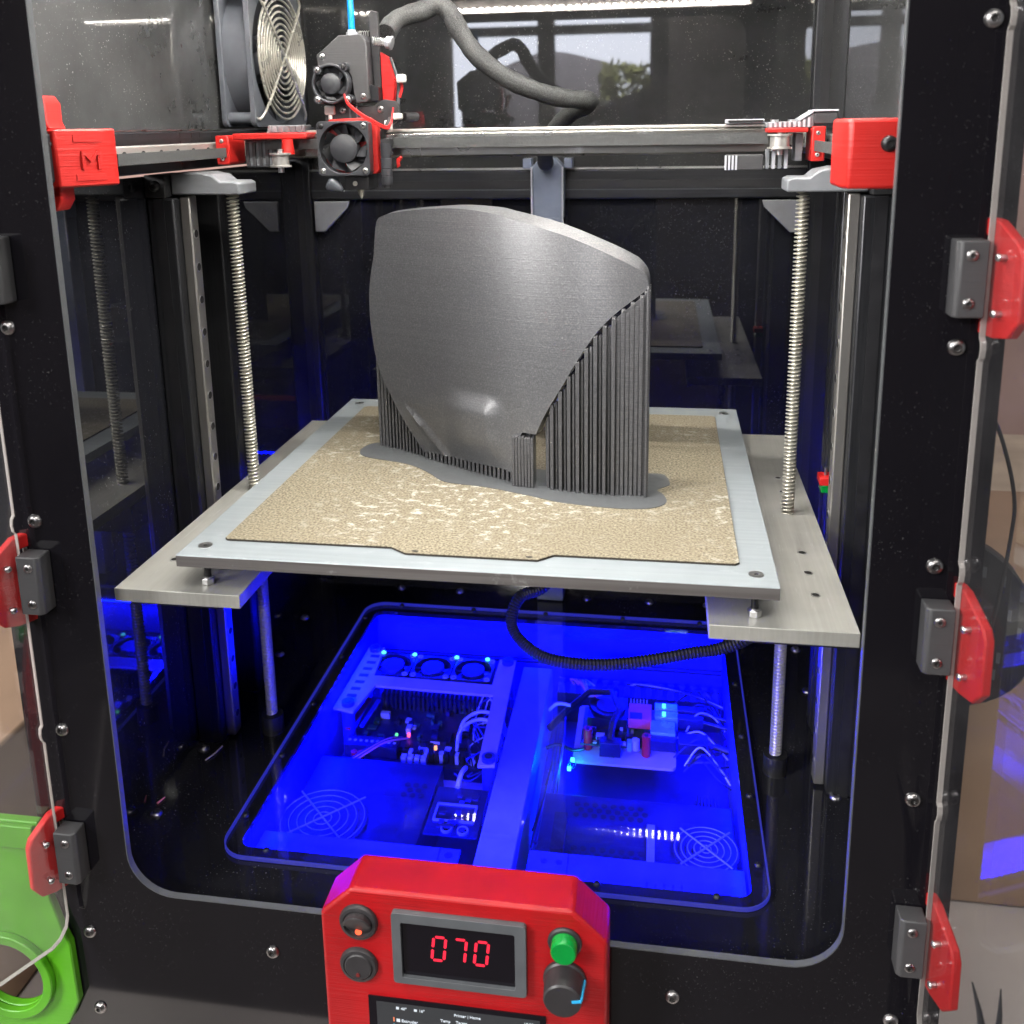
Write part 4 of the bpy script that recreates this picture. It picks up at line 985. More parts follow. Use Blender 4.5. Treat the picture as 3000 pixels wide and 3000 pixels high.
for k, (y0, y1) in enumerate(((0.3115, 0.3215), (0.2985, 0.3085))):
    MB().box(0.1125, 0.1335, y0, y1, -0.2965, -0.284).build('usb_socket', 'usb_shell', t, bevel=0.0004)
    MB().box(0.1195, 0.1225, y0 + 0.002, y1 - 0.002, -0.2838, -0.2832).build('slot_glow', 'led_cyan', t)  # cyan glow put in as emission; a socket slot is no lamp
    MB().prism([(0.1340, y0 + 0.001), (0.150, y0 + 0.001), (0.157, y0 + 0.003), (0.157, y1 - 0.003), (0.150, y1 - 0.001), (0.1340, y1 - 0.001)], 'z', -0.295, -0.285).build('usb_plug', 'bay_grey', t, bevel=0.0005)
    MB().tube(spline([(0.157, (y0 + y1) / 2, -0.290), (0.166, (y0 + y1) / 2 - 0.001, -0.291), (0.1785, (y0 + y1) / 2 - 0.004, -0.292)], 5), 0.0016, 8).build('usb_cable', 'bay_black', t)
MB().box(0.109, 0.131, 0.2740, 0.2925, -0.2965, -0.2835).build('network_socket', 'usb_shell', t, bevel=0.0004)
MB().box(0.109, 0.131, 0.2655, 0.2738, -0.2965, -0.2860).build('network_face', 'bay_grey', t)
MB().box(0.134, 0.160, 0.264, 0.280, -0.297, -0.286).build('network_plug', 'bay_grey', t, bevel=0.0006)
for k in range(6): MB().box(0.150 + k * 0.0025, 0.1512 + k * 0.0025, 0.2625, 0.264, -0.296, -0.287).build('strain_rib', 'bay_black', t)
MB().tube(spline([(0.160, 0.272, -0.291), (0.168, 0.271, -0.292), (0.1785, 0.268, -0.293)], 4), 0.0026, 8).build('network_cable', 'bay_black', t)
MB().box(0.064, 0.083, 0.256, 0.266, -0.300, -0.286).build('ribbon_plug', 'bay_grey', t, bevel=0.0005)
MB().tube([(0.073, 0.262, -0.286), (0.075, 0.272, -0.276), (0.080, 0.290, -0.274), (0.072, 0.318, -0.274), (0.05, 0.322, -0.278), (0.03, 0.300, -0.286), (0.016, 0.280, -0.292)], 0.0032, 6).build('ribbon_cable', 'bay_black', t)
MB().cyl((0.096, 0.266, -0.2965), (0.096, 0.266, -0.287), 0.0034, n=14).build('capacitor', 'connector_white', t)
MB().box(0.0885, 0.0925, 0.262, 0.268, -0.2965, -0.288).build('audio_socket', 'usb_shell', t)
pl = bpy.data.lights.new('board_lamp_glow', 'POINT'); pl.energy = 0.035; pl.color = (0.0, 0.8, 1.0); pl.shadow_soft_size = 0.004
plo = bpy.data.objects.new('board_lamp_glow', pl); COL.objects.link(plo); plo.location = (0.0400, 0.2440, -0.2950)
for x, y in ((0.0405, 0.2505), (0.0385, 0.2380)): MB().box(x - 0.0016, x + 0.0016, y - 0.0012, y + 0.0012, -0.3030, -0.3000).build('status_lamp', 'led_cyan', t)
MB().tube(spline([(0.0155, 0.262, -0.30), (0.026, 0.266, -0.298), (0.040, 0.262, -0.300), (0.050, 0.262, -0.2975)], 5), 0.0016, 8).build('power_cable', 'bay_black', t)
rw = random.Random(21)
for k in range(16):
    y0 = rw.uniform(0.205, 0.30); x1 = rw.uniform(-0.030, -0.018)
    MB().tube(spline([(rw.uniform(-0.06, -0.04), y0, -0.293), (-0.045 + rw.uniform(-0.008, 0.008), y0 + rw.uniform(-0.02, 0.02), -0.280 + rw.uniform(-0.006, 0.004)), (x1, y0 + rw.uniform(-0.03, 0.03), -0.288), (x1 + 0.002, y0 - rw.uniform(0.02, 0.06), -0.300)], 5), 0.0007, 5).build('wire', rw.choice(['connector_white', 'bay_wall', 'pink_wire', 'bay_black']), t)
for k in range(14):
    y0 = rw.uniform(0.215, 0.345)
    MB().tube(spline([(rw.uniform(0.125, 0.145), y0, -0.296), (0.152, y0 + rw.uniform(-0.012, 0.012), -0.285 + rw.uniform(-0.004, 0.006)), (0.166, y0 + rw.uniform(-0.02, 0.02), -0.290), (0.1775, y0 + rw.uniform(-0.03, 0.03), -0.300)], 5), 0.0008, 5).build('wire', rw.choice(['bay_black', 'bay_wall', 'bay_grey', 'connector_white']), t)
for k in range(10):
    x0 = rw.uniform(0.018, 0.030)
    MB().tube(spline([(x0, rw.uniform(0.19, 0.33), -0.305), (x0 + 0.004, rw.uniform(0.15, 0.25), -0.296), (x0 - 0.002, rw.uniform(0.08, 0.16), -0.300)], 6), 0.0008, 5).build('wire', rw.choice(['bay_black', 'bay_wall', 'bay_grey']), t)
for k in range(7): MB().box(0.150 + 0.003 * k, 0.1515 + 0.003 * k, 0.185, 0.245, -0.331, -0.322).build('cooling_fin', 'bay_grey', t)
# slotted wiring duct along the rear
t = thing('wiring_duct', (0.095, 0.36, BZ), 'slotted wiring duct along the rear right of the blue tray', 'cable duct')
MB().box(0.016, 0.176, 0.352, 0.372, BZ, -0.300).build('duct_base', 'bay_grey', t)
for k in range(15):
    x = 0.018 + k * 0.0107
    MB().prism([(x, -0.300), (x + 0.0058, -0.300), (x + 0.0058, -0.292), (x + 0.0040, -0.289), (x + 0.0060, -0.284), (x - 0.0002, -0.284), (x + 0.0018, -0.289), (x, -0.292)], 'y', 0.352, 0.3535).build('duct_finger', 'bay_wall', t)
for k in range(3): MB().tube(spline([(0.085 + 0.002 * k, 0.349, -0.284), (0.11, 0.345 - 0.002 * k, -0.281), (0.145, 0.337, -0.283), (0.176, 0.328 - 0.002 * k, -0.288)], 10), 0.0011, 6).build('twisted_wire', 'bay_grey' if k != 1 else 'connector_white', t)
t = thing('wire_bundle', (0.045, 0.335, -0.3), 'coil of thin pink and white wires behind the computer board', 'wires')
for k in range(6):
    MB().tube(spline([(0.033 + 0.004 * k, 0.352, -0.290), (0.030 + 0.003 * k, 0.345, -0.280), (0.038 + 0.002 * k, 0.336 - 0.002 * k, -0.277), (0.048, 0.328 - 0.002 * k, -0.280), (0.060, 0.322 + 0.001 * k, -0.284), (0.076, 0.330 + 0.001 * k, -0.284)], 6), 0.0008, 6).build('wire', 'pink_wire' if k < 4 else 'connector_white', t)
MB().tube(spline([(0.014, 0.296, -0.284), (0.022, 0.302, -0.280), (0.034, 0.302, -0.281)], 5), 0.0016, 8).build('wire', 'connector_white', t)
# small display board, fans and power supplies near the front
t = thing('meter_board', (-0.04, 0.135, BZ), 'small outlined circuit board beside the divider in the blue tray', 'circuit board')
MB().box(-0.061, -0.0195, 0.108, 0.162, -0.2735, -0.2720).build('board', 'psu_case', t)
r = random.Random(4)
for k in range(14):
    x, y = r.uniform(-0.059, -0.030), r.uniform(0.111, 0.155); w, d = r.uniform(0.003, 0.010), r.uniform(0.002, 0.006)
    MB().box(x, x + w, y, y + d, -0.2720, -0.2720 + r.uniform(0.0008, 0.003)).build('chip', r.choice(['bay_wall', 'bay_grey', 'bay_floor']), t)
MB().plate(rrect(-0.057, -0.0245, 0.122, 0.142, 0.001, 2), [rrect(-0.0555, -0.026, 0.1235, 0.1405, 0.001, 2)], 'z', -0.272, -0.2705).build('display_rim', 'bay_bar', t)
for (x, y) in ((-0.0440, 0.114), (-0.031, 0.113)): MB().lathe([(0.0045, 0), (0.0045, 0.002), (0.0035, 0.002), (0.0035, 0)], (x, y, -0.272), (0, 0, 1), 16).build('trimmer', 'bay_bar', t)
MB().tube(spline([(-0.045, 0.160, -0.270), (-0.044, 0.172, -0.266), (-0.043, 0.185, -0.270)], 5), 0.0020, 8).build('wire', 'connector_white', t)
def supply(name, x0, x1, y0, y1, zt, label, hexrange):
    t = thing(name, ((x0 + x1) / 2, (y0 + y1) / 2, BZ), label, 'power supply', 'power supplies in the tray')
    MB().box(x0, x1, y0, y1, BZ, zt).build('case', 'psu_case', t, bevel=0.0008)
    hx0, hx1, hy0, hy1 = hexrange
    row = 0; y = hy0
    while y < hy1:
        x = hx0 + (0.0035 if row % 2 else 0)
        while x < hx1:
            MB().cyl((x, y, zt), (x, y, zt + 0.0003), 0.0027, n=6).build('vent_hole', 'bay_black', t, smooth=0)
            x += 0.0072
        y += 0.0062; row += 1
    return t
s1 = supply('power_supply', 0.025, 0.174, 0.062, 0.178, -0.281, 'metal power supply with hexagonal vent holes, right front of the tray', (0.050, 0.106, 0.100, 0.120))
s2 = supply('power_supply', -0.174, -0.066, 0.062, 0.200, -0.281, 'metal power supply with round fan guard, left front of the tray', (-0.09, -0.075, 0.16, 0.175))
hx = 0.052
for row in range(3):
    for k in range(8):
        MB().cyl((hx + k * 0.0072 + (0.0036 if row % 2 else 0), 0.155 + row * 0.0062, -0.281), (hx + k * 0.0072 + (0.0036 if row % 2 else 0), 0.155 + row * 0.0062, -0.2807), 0.0027, n=6).build('vent_hole', 'bay_black', s1, smooth=0)
MB().box(0.108, 0.114, 0.105, 0.150, -0.281, -0.2798).build('label_strip', 'bay_bar', s1)
MB().box(0.036, 0.046, 0.110, 0.150, -0.281, -0.276).build('terminal_block', 'bay_black', s1)
for sxp, par, cx, cy_ in ((-1, s2, -0.146, 0.122), (1, s1, 0.152, 0.128)):
    g = MB().cyl((cx, cy_, -0.281), (cx, cy_, -0.2807), 0.0355 if sxp < 0 else 0.0245, n=40).build('fan_well', 'bay_grey', par)
    for k in range(5):
        r_ = (0.007 + 0.0065 * k) if sxp < 0 else (0.004 + 0.0048 * k)
        MB().tube([(cx + r_ * math.cos(2 * PI * i / 36), cy_ + r_ * math.sin(2 * PI * i / 36), -0.2790) for i in range(36)], 0.00045, 5, True).build('guard_ring', 'bay_bar', g)
    L_ = 0.036 if sxp < 0 else 0.025
    for d in (-1, 1): MB().tube([(cx - L_ * 0.75, cy_ - d * L_ * 0.75, -0.278), (cx + L_ * 0.75, cy_ + d * L_ * 0.75, -0.278)], 0.0008, 5).build('guard_bar', 'bay_bar', g)
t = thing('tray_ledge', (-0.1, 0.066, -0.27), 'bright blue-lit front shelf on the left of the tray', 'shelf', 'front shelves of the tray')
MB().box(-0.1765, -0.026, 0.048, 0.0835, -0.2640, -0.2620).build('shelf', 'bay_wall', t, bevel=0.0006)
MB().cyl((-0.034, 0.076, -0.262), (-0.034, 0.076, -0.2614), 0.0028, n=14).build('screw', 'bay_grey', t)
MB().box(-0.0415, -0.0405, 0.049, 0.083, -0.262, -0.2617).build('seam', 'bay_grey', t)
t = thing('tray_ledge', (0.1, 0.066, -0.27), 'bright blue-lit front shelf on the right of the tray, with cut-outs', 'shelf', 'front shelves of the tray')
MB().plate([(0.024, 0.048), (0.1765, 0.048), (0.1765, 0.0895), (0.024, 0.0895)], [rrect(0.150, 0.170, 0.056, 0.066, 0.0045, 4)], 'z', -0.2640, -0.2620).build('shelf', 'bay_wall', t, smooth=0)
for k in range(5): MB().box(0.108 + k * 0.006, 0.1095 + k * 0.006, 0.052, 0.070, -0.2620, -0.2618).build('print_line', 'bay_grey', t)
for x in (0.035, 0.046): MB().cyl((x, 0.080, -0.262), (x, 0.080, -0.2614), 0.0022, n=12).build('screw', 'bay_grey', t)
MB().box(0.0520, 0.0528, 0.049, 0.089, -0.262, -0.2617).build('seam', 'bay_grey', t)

# ================================================================== CONTROL BOX
cb = thing('control_box', (0.003, -0.036, -0.34), 'red printed control box with switches, red digits and knob on the front panel', 'control box')
FY_ = -0.0510
prof = [(-0.0815, -0.345), (0.0880, -0.345), (0.0880, -0.1985), (0.0680, -0.1795), (-0.0620, -0.1795), (-0.0815, -0.1985)]
MB().prism(prof, 'y', FY_, PF - 0.0002).build('housing', 'red_print_box', cb, bevel=0.0022, seg=3)
def rocker(x, z, lit, label):
    t = MB().lathe([(0.0117, 0), (0.0117, 0.0012), (0.0108, 0.0026), (0.0090, 0.0030), (0.0088, 0.0012)], (x, FY_, z), (0, -1, 0), 40).build('rocker_switch', 'knob_black', cb, smooth=40)
    n = 28; tilt = 0.30 if lit else -0.06
    c = Vector((x, FY_ - 0.0022, z))
    vs = []
    for yy, rr_ in ((0.003, 0.0084), (-0.0006, 0.0084), (-0.0012, 0.0076)):
        for k in range(n):
            a = 2 * PI * k / n; dx, dz = rr_ * math.cos(a), rr_ * math.sin(a)
            vs.append((c.x + dx, c.y + yy - (dz * tilt if yy < 0 else 0) - (0.0016 if lit and yy < 0 and dz > 0 else 0), c.z + dz))
    fs = [(i * n + k, i * n + (k + 1) % n, (i + 1) * n + (k + 1) % n, (i + 1) * n + k) for i in range(2) for k in range(n)] + [tuple(range(2 * n, 3 * n))]
    MB().add(vs, fs).build('rocker', 'knob_black', t, smooth=30)
    dz = -0.0058 if lit else -0.0045
    MB().cyl((x, FY_ - 0.0030 - dz * tilt, z + dz), (x, FY_ - 0.0040 - dz * tilt, z + dz), 0.0020 if lit else 0.0012, n=16).build('indicator', 'lamp_red' if lit else 'lamp_off', t)
rocker(-0.0578, -0.2015, True, '')
rocker(-0.0590, -0.2315, False, '')
bz = MB().plate(rrect(-0.0372, 0.0418, -0.2385, -0.1900, 0.0022, 4), [rrect(-0.0318, 0.0353, -0.2340, -0.1962, 0.0012, 3)], 'y', FY_ - 0.0036, FY_ + 0.0002).build('display_bezel', 'bezel_grey', cb, bevel=0.0005)
MB().box(-0.0320, 0.0355, FY_ - 0.0012, FY_ - 0.0004, -0.2342, -0.1960).build('display_glass', 'display_glass', bz)
SEG = {'a': ((-1, 1), (1, 1)), 'b': ((1, 1), (1, 0)), 'c': ((1, 0), (1, -1)), 'd': ((-1, -1), (1, -1)), 'e': ((-1, 0), (-1, -1)), 'f': ((-1, 1), (-1, 0))}
for ch, cxd in (('abcdef', -0.0098), ('abc', 0.0024), ('abcdef', 0.0154)):
    for s_ in ch:
        (a, b), (c, d) = SEG[s_]
        hw, hh, sl = 0.0036, 0.0080, 0.00085
        p0 = Vector((cxd + a * hw + b * sl, FY_ - 0.00135, -0.2135 + b * hh)); p1 = Vector((cxd + c * hw + d * sl, FY_ - 0.00135, -0.2135 + d * hh))
        dr = (p1 - p0).normalized(); p0 = p0 + dr * 0.0007; p1 = p1 - dr * 0.0007
        nn = Vector((-dr.z, 0, dr.x)) * 0.00082
        q = [p0, p0 + dr * 0.0006 + nn, p1 - dr * 0.0006 + nn, p1, p1 - dr * 0.0006 - nn, p0 + dr * 0.0006 - nn]
        MB().add(q + [v + Vector((0, 0.0001, 0)) for v in q], [tuple(range(6)), tuple(range(11, 5, -1))] + [(i, (i + 1) % 6, 6 + (i + 1) % 6, 6 + i) for i in range(6)]).build('digit_segment', 'segment_red', bz, smooth=0)
gb = MB().lathe([(0.0098, 0), (0.0098, 0.0010), (0.0088, 0.0018), (0.0078, 0.0018)], (0.0637, FY_, -0.2000), (0, -1, 0), 32).build('button_ring', 'knob_black', cb)
MB().lathe([(0.0074, 0), (0.0074, 0.0070), (0.0068, 0.0080)], (0.0637, FY_ - 0.001, -0.2000), (0, -1, 0), 32).build('push_button', 'green_button', gb)
kb = MB().lathe([(0.0124, 0), (0.0124, 0.0020), (0.0116, 0.0030), (0.0108, 0.0150), (0.0100, 0.0160)], (0.0637, FY_ - 0.0004, -0.2245), (0, -1, 0), 36).build('knob', 'knob_black', cb, smooth=30)
kp = MB(); ka = math.radians(12)
kx, kz = 0.0637 + 0.0109 * math.cos(ka), -0.2245 + 0.0109 * math.sin(ka)
kp.bar((0.0637 + 0.0122 * math.cos(ka), FY_ - 0.0030, -0.2245 + 0.0122 * math.sin(ka)), (0.0637 + 0.0111 * math.cos(ka), FY_ - 0.0158, -0.2245 + 0.0111 * math.sin(ka)), 0.0016, 0.0008, (math.cos(ka), 0, math.sin(ka)))
kp.bar((0.0637 + 0.0110 * math.cos(ka), FY_ - 0.0165, -0.2245 + 0.0110 * math.sin(ka)), (0.0637 + 0.0055 * math.cos(ka), FY_ - 0.0165, -0.2245 + 0.0055 * math.sin(ka)), 0.0016, 0.0006, (0, 1, 0))
kp.build('pointer_line', 'pointer_blue', kb)
lc = MB().box(-0.0545, 0.0525, FY_ - 0.0008, FY_ + 0.0002, -0.335, -0.2530).build('touch_screen', 'display_glass', cb, smooth=0)
MB().box(-0.0495, 0.0490, FY_ - 0.0010, FY_ - 0.0008, -0.330, -0.2562).build('screen_image', 'lcd_back', lc, smooth=0)
yt = FY_ - 0.0012
for body, sz, x, z, m in (('40°', 0.0026, -0.0345, -0.2602, 'lcd_text'), ('16°', 0.0026, -0.0235, -0.2602, 'lcd_text'), ('Printer | Home', 0.0026, -0.0022, -0.2602, 'lcd_text'), ('10:27', 0.0026, 0.0395, -0.2602, 'lcd_text'),
                          ('Extruder', 0.0028, -0.0345, -0.2690, 'lcd_text'), ('Temp', 0.0026, -0.0105, -0.2652, 'lcd_text'), ('Target', 0.0026, -0.0012, -0.2652, 'lcd_text'), ('41.3', 0.0026, -0.0100, -0.2695, 'lcd_text')):
    text_on_front(body, sz, x, yt, z, 'screen_text', m, lc)
for x, z, w, h, m in ((-0.0395, -0.2692, 0.0008, 0.0030, 'lcd_orange'), (-0.0375, -0.2692, 0.0022, 0.0022, 'lcd_text'), (-0.0395, -0.2740, 0.0008, 0.0030, 'lcd_blue'), (-0.0375, -0.2602, 0.0018, 0.0018, 'lcd_text'), (-0.0265, -0.2602, 0.0018, 0.0016, 'lcd_text')):
    MB().box(x, x + w, yt, yt + 0.0001, z, z + h).build('screen_mark', m, lc, smooth=0)

# ================================================================== DOORS AND HINGES
ZC = (0.1795, -0.0085, -0.1965)
for sx, side in ((-1, 'left'), (1, 'right')):
    phi = math.radians(28 if sx < 0 else 12)
    d = Vector((sx * math.sin(phi), -math.cos(phi), 0)); nout = Vector((sx * math.cos(phi), math.sin(phi), 0)); h0 = Vector((sx * 0.2625, -0.0300, 0))
    def dm(u, w, z): return h0 + d * u + nout * w + Vector((0, 0, z))
    edge = []
    for zc in (-0.111, 0.028, 0.145, 0.298):
        edge += [(0, zc - 0.0060), (0.0014, zc - 0.0040), (0.0019, zc), (0.0014, zc + 0.0040), (0, zc + 0.0060)]
    out = [(0.012, -0.2600), (0.0065, -0.2575), (0.0018, -0.2515), (0, -0.2440)] + edge + [(0, 0.465), (0.27, 0.465), (0.27, -0.2600)]
    t = thing('clear_door', (h0.x, h0.y, -0.26), 'clear acrylic door standing open on the %s' % side, 'door', 'clear acrylic doors')
    MB().plate(out, [], 'y', 0.0, 0.003).xf(lambda p: dm(p.x, p.y, p.z)).build('door_sheet', 'door_acrylic', t, smooth=0)
    # cut edge: light piped through the sheet, put in as a pale strip's colour
    m = MB()
    k = len(out) - 1
    for (u0, z0_), (u1, z1_) in zip(out[:k - 0], out[1:k + 1]):
        if u0 > 0.2 and u1 > 0.2: continue
        du, dz = u1 - u0, z1_ - z0_; l = math.hypot(du, dz); nu, nz = -dz / l * 0.0005, du / l * 0.0005
        m.add([dm(u0, 0.0001, z0_), dm(u1, 0.0001, z1_), dm(u1, 0.0029, z1_), dm(u0, 0.0029, z0_), dm(u0 + nu, 0.0001, z0_ + nz), dm(u1 + nu, 0.0001, z1_ + nz), dm(u1 + nu, 0.0029, z1_ + nz), dm(u0 + nu, 0.0029, z0_ + nz)],
              [(0, 1, 2, 3), (7, 6, 5, 4), (0, 4, 5, 1), (2, 6, 7, 3), (1, 5, 6, 2), (0, 3, 7, 4)])
    u0, u1 = 0.012, 0.27
    m.add([dm(u0, 0.0001, -0.2600), dm(u1, 0.0001, -0.2600), dm(u1, 0.0029, -0.2600), dm(u0, 0.0029, -0.2600), dm(u0, 0.0001, -0.2605), dm(u1, 0.0001, -0.2605), dm(u1, 0.0029, -0.2605), dm(u0, 0.0029, -0.2605)],
          [(0, 1, 2, 3), (7, 6, 5, 4), (0, 4, 5, 1), (2, 6, 7, 3), (1, 5, 6, 2), (0, 3, 7, 4)])
    m.build('door_edge', 'door_edge', t, smooth=0)
    for zc, where in zip(ZC, ('upper', 'middle', 'lower')):
        t = thing('door_hinge', (sx * 0.258, -0.03, zc - 0.03), '%s red and black hinge of the %s clear door' % (where, side), 'hinge', 'red and black door hinges')
        k_ = 1.0 if sx < 0 else 1.45
        leaf = [(-0.0145, 0.0262), (-0.0125, 0.0278), (-0.0040, 0.0282), (0.0015, 0.0275), (0.0150 * k_, 0.0170), (0.0170 * k_, 0.0120), (0.0175 * k_, -0.0170), (0.0125 * k_, -0.0255), (0.0040 * k_, -0.0280), (-0.0040, -0.0282), (-0.0125, -0.0275), (-0.0155, -0.0255), (-0.0150, -0.0196), (-0.0020, -0.0194), (-0.0020, 0.0194), (-0.0145, 0.0196)]
        MB().plate([(u, z) for u, z in leaf], [], 'y', 0.0032, 0.0085).xf(lambda p: dm(p.x, p.y, p.z + zc)).build('hinge_leaf', 'red_print_bright', t, bevel=0.0010, smooth=30)
        for z in (0.0115, -0.0150):
            P_ = dm(0.0075 * k_, -0.0004, zc + z)
            bolt_head(t, 'bolt', P_, -nout, 0.0020, 0.0012, 'zinc', 12)
            MB().cyl(dm(0.0075 * k_, -0.0003, zc + z), dm(0.0075 * k_, 0.0034, zc + z), 0.0014, n=10).build('bolt_shank', 'zinc', t)
        x0, x1 = sorted((sx * 0.2480, sx * 0.2625))
        b_ = MB().prism([(x0, PF - 0.0002), (x1, PF - 0.0002), (x1, -0.0345), (x0 + (0.0022 if sx > 0 else 0), -0.0345), (x0, -0.0325)] if sx > 0 else [(x0, PF - 0.0002), (x1, PF - 0.0002), (x1, -0.0325), (x1 - 0.0022, -0.0345), (x0, -0.0345)], 'z', zc - 0.0185, zc + 0.0185).build('hinge_block', 'dark_print', t, bevel=0.0008)
        for z in (0.0115, -0.0115): bolt_head(t, 'bolt', (sx * 0.2548, -0.0345, zc + z), (0, -1, 0), 0.0029, 0.0012, 'bolt_steel', 14)
        pin = dm(-0.0065, 0.0055, zc)
        MB().cyl((pin.x, pin.y, zc - 0.0235), (pin.x, pin.y, zc + 0.0235), 0.0016, n=10).build('hinge_pin', 'zinc', t)

# ================================================================== THINGS BESIDE THE PRINTER
gt = thing('green_holder', (-0.27, -0.05, -0.41), 'bright green printed holder with round hole at lower left', 'holder')
gp = [(-0.345, -0.1770), (-0.2770, -0.1765), (-0.2755, -0.2330), (-0.2700, -0.2560), (-0.2655, -0.2680), (-0.2645, -0.3130), (-0.2735, -0.3320), (-0.2830, -0.3380), (-0.2830, -0.4150), (-0.345, -0.4150)]
ell = [(-0.3120 + 0.0265 * math.cos(2 * PI * i / 32), -0.2960 + 0.0265 * math.sin(2 * PI * i / 32)) for i in range(32)]
MB().plate(gp, [ell], 'y', -0.0285, -0.0225).build('holder_plate', 'green_print', gt, bevel=0.0010)
MB().plate([(-0.3120 + 0.0330 * math.cos(2 * PI * i / 40), -0.2960 + 0.0330 * math.sin(2 * PI * i / 40)) for i in range(40)], [ell], 'y', -0.0335, -0.0286).build('holder_collar', 'green_print', gt, bevel=0.0008)
MB().box(-0.345, -0.2790, -0.0322, -0.0286, -0.1945, -0.1780).build('holder_rim', 'green_print', gt, bevel=0.0008)
b = MB().box(-0.62, -0.385, 0.02, 0.42, -0.418, -0.205).build('cardboard_box', 'cardboard', bevel=0.003); tag(b, 'plain brown cardboard box standing left of the printer', 'box')
sp_ = thing('filament_spool', (0.40, 0.2, -0.42), 'black slotted spool flange standing right of the printer', 'spool')
ax = Vector((-0.45, -0.88, 0.1)).normalized()
c0 = Vector((0.325, 0.2, -0.115))
MB().lathe([(0.018, 0), (0.066, 0), (0.067, 0.002), (0.066, 0.004), (0.018, 0.004)], c0, ax, 40).build('flange', 'black_plastic', sp_)
MB().lathe([(0.018, -0.05), (0.052, -0.05), (0.052, 0), (0.018, 0)], c0, ax, 32).build('wound_filament', 'black_rubber', sp_)
side_ = ax.cross(Vector((0, 0, 1))).normalized(); upv = side_.cross(ax)
for k in range(26):
    a = 2 * PI * k / 26; r_ = 0.048 + 0.006 * (k % 3)
    q = c0 + ax * 0.0042 + (side_ * math.cos(a) + upv * math.sin(a)) * r_
    MB().bar(q, q + upv * 0.008, 0.0026, 0.0006, ax).build('slot', 'bezel_grey', sp_)
b = MB().box(0.345, 0.56, 0.26, 0.47, -0.418, -0.112).build('cardboard_box', 'cardboard', bevel=0.003); tag(b, 'brown cardboard box behind the black spool on the right', 'box')
b = MB().box(0.462, 0.70, 0.50, 0.70, -0.418, -0.162).build('storage_box', 'white_card', bevel=0.003); tag(b, 'off-white storage box far right behind the brown carton', 'box')
b = MB().box(0.455, 0.72, 0.49, 0.71, -0.160, -0.128).build('wooden_tray', 'pale_wood', bevel=0.002); tag(b, 'pale wooden tray on top of the off-white box', 'tray')
cbl = MB().tube(spline([(0.276, 0.02, 0.121), (0.283, 0.02, 0.105), (0.293, 0.02, 0.088), (0.303, 0.02, 0.055), (0.304, 0.02, 0.028), (0.298, 0.02, -0.03), (0.284, 0.02, -0.09), (0.270, 0.02, -0.13)], 8), 0.0011, 8).build('thin_cable', 'black_rubber')
tag(cbl, 'thin black cable bowing out past the right edge of the front panel', 'cable')
tw = thing('tweezers', (0.27, -0.09, -0.42), 'dark pointed tweezers standing upright at lower right', 'tweezers')
MB().tube([(0.264, -0.1, -0.149), (0.2685, -0.1, -0.165), (0.274, -0.098, -0.19), (0.279, -0.095, -0.26)], [0.0004, 0.0014, 0.0028, 0.004], 8).build('arm', 'black_plastic', tw)
MB().tube([(0.277, -0.1, -0.151), (0.2778, -0.1, -0.165), (0.279, -0.098, -0.19), (0.281, -0.095, -0.26)], [0.0003, 0.0012, 0.0022, 0.004], 8).build('arm', 'black_plastic', tw)
MB().cyl((0.280, -0.095, -0.418), (0.280, -0.095, -0.25), 0.011, n=20).build('stand', 'black_plastic', tw)

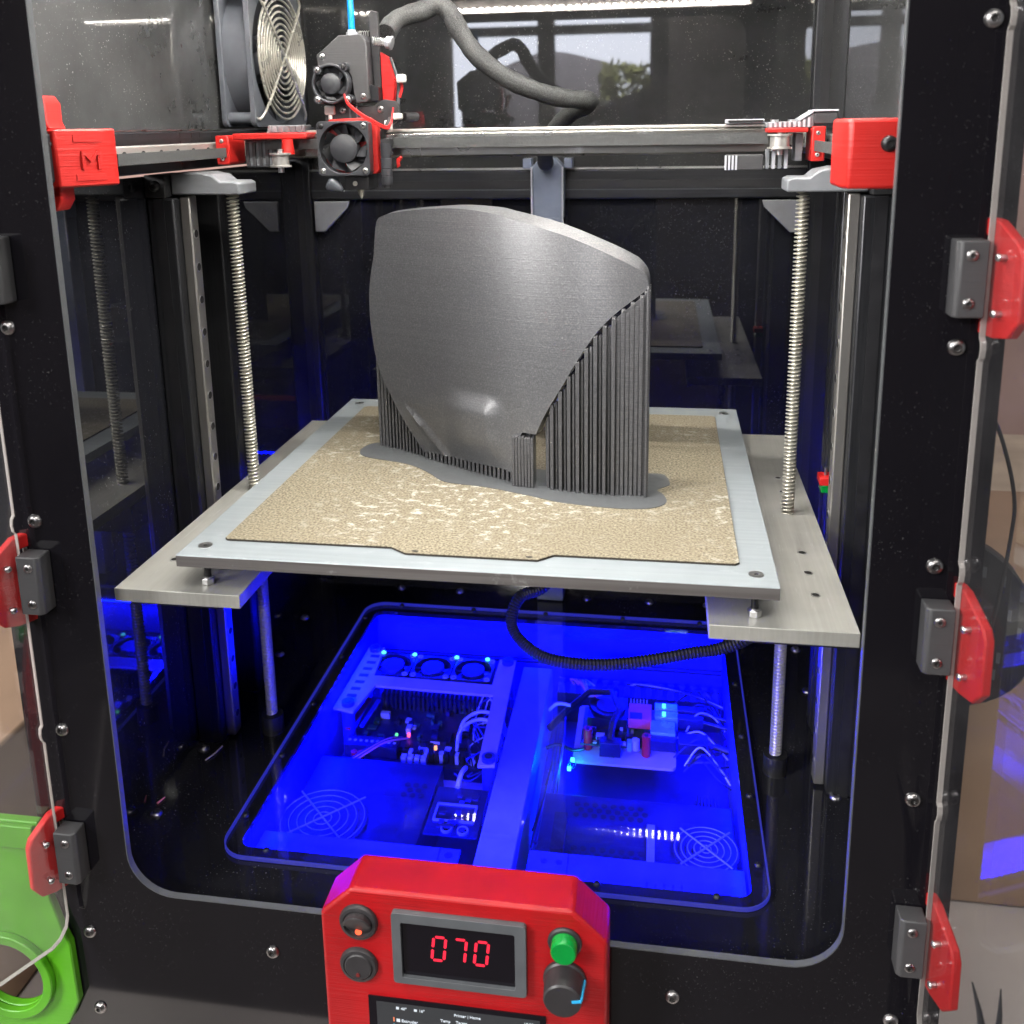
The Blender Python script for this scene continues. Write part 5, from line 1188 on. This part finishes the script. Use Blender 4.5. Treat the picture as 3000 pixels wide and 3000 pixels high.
ew = thing('end_switch', (0.2335, 0.19, -0.0256), 'small red and green switch beside the right carrier plate', 'switch')
MB().box(0.2285, 0.2395, 0.183, 0.197, -0.0075, -0.0015).build('red_cap', 'red_print_bright', ew, bevel=0.0006)
MB().box(0.2300, 0.2390, 0.184, 0.196, -0.0135, -0.0077).build('green_base', 'green_button', ew, bevel=0.0005)
MB().cyl((0.2335, 0.19, -0.0015), (0.2335, 0.19, 0.0045), 0.0012, n=10).build('plunger', 'zinc', ew)
tag(MB().tube([(-0.2440, 0.128, FZ + 0.0008), (-0.2400, 0.137, FZ + 0.0012), (-0.2385, 0.147, FZ + 0.0008)], 0.0007, 6).build('plastic_scrap', 'pale_wood'), 'yellowish plastic scrap lying on the black floor at left', 'scrap')
tag(MB().tube([(-0.2570, 0.075, FZ + 0.0008), (-0.2545, 0.082, FZ + 0.0010)], [0.0009, 0.0005], 6).build('plastic_scrap', 'pink_wire'), 'tiny pink plastic scrap on the black floor near the opening corner', 'scrap')
# ================================================================== WINDOW SIDE OF THE ROOM (seen mirrored in the upper back panel)
WY = -1.80
wn = thing('room_window', (-0.25, WY, 0.2), 'bright window of the room mirrored in the upper back panel', 'window')
MB().box(-1.20, 0.062, WY - 0.42, WY - 0.40, 0.10, 0.80).build('sky_pane', 'window_sky', wn, smooth=0)
for x0, x1, z0, z1 in ((-1.25, 0.11, 0.610, 0.68), (-0.62, 0.062, 0.535, 0.563), (-0.296, -0.243, 0.2, 0.61), (0.063, 0.12, 0.1, 0.62), (-0.70, -0.60, 0.1, 0.62)):
    MB().box(x0, x1, WY - 0.04, WY, z0, z1).build('window_frame', 'room_dark', wn)
MB().prism([(-0.60, 0.10), (0.062, 0.10), (0.062, 0.362), (0.0, 0.345), (-0.06, 0.325), (-0.085, 0.300), (-0.12, 0.24), (-0.60, 0.22)], 'y', WY - 0.05, WY - 0.03).build('sill', 'room_dark', wn)
rf = thing('outside_roof', (-0.3, WY - 0.3, 0.2), 'grey gabled roof outside the mirrored window', 'roof')
MB().prism([(-0.60, 0.22), (0.0, 0.22), (-0.085, 0.46), (-0.215, 0.492), (-0.30, 0.505), (-0.60, 0.40)], 'y', WY - 0.34, WY - 0.24).build('gable', 'roof_grey', rf)
random.seed(5)
m = MB()
for k in range(420):
    c = Vector((random.uniform(-0.10, 0.06), WY - 0.22 + random.uniform(-0.02, 0.02), random.uniform(0.26, 0.445) + random.gauss(0, 0.006)))
    v = [Vector((random.gauss(0, 0.012), random.gauss(0, 0.006), random.gauss(0, 0.012))) for _ in range(3)]
    m.add([c + v[0], c + v[1], c + v[2], c - v[0]], [(0, 1, 2), (0, 2, 3)])
o = m.build('hedge', 'hedge_leaf', smooth=0); tag(o, 'pale green hedge outside the mirrored window', 'hedge')
area("outdoor_light", (-0.3, WY - 0.10, 0.95), (-0.2, WY - 0.26, 0.35), 0.5, 0.1, 70, (1, 0.98, 0.95))
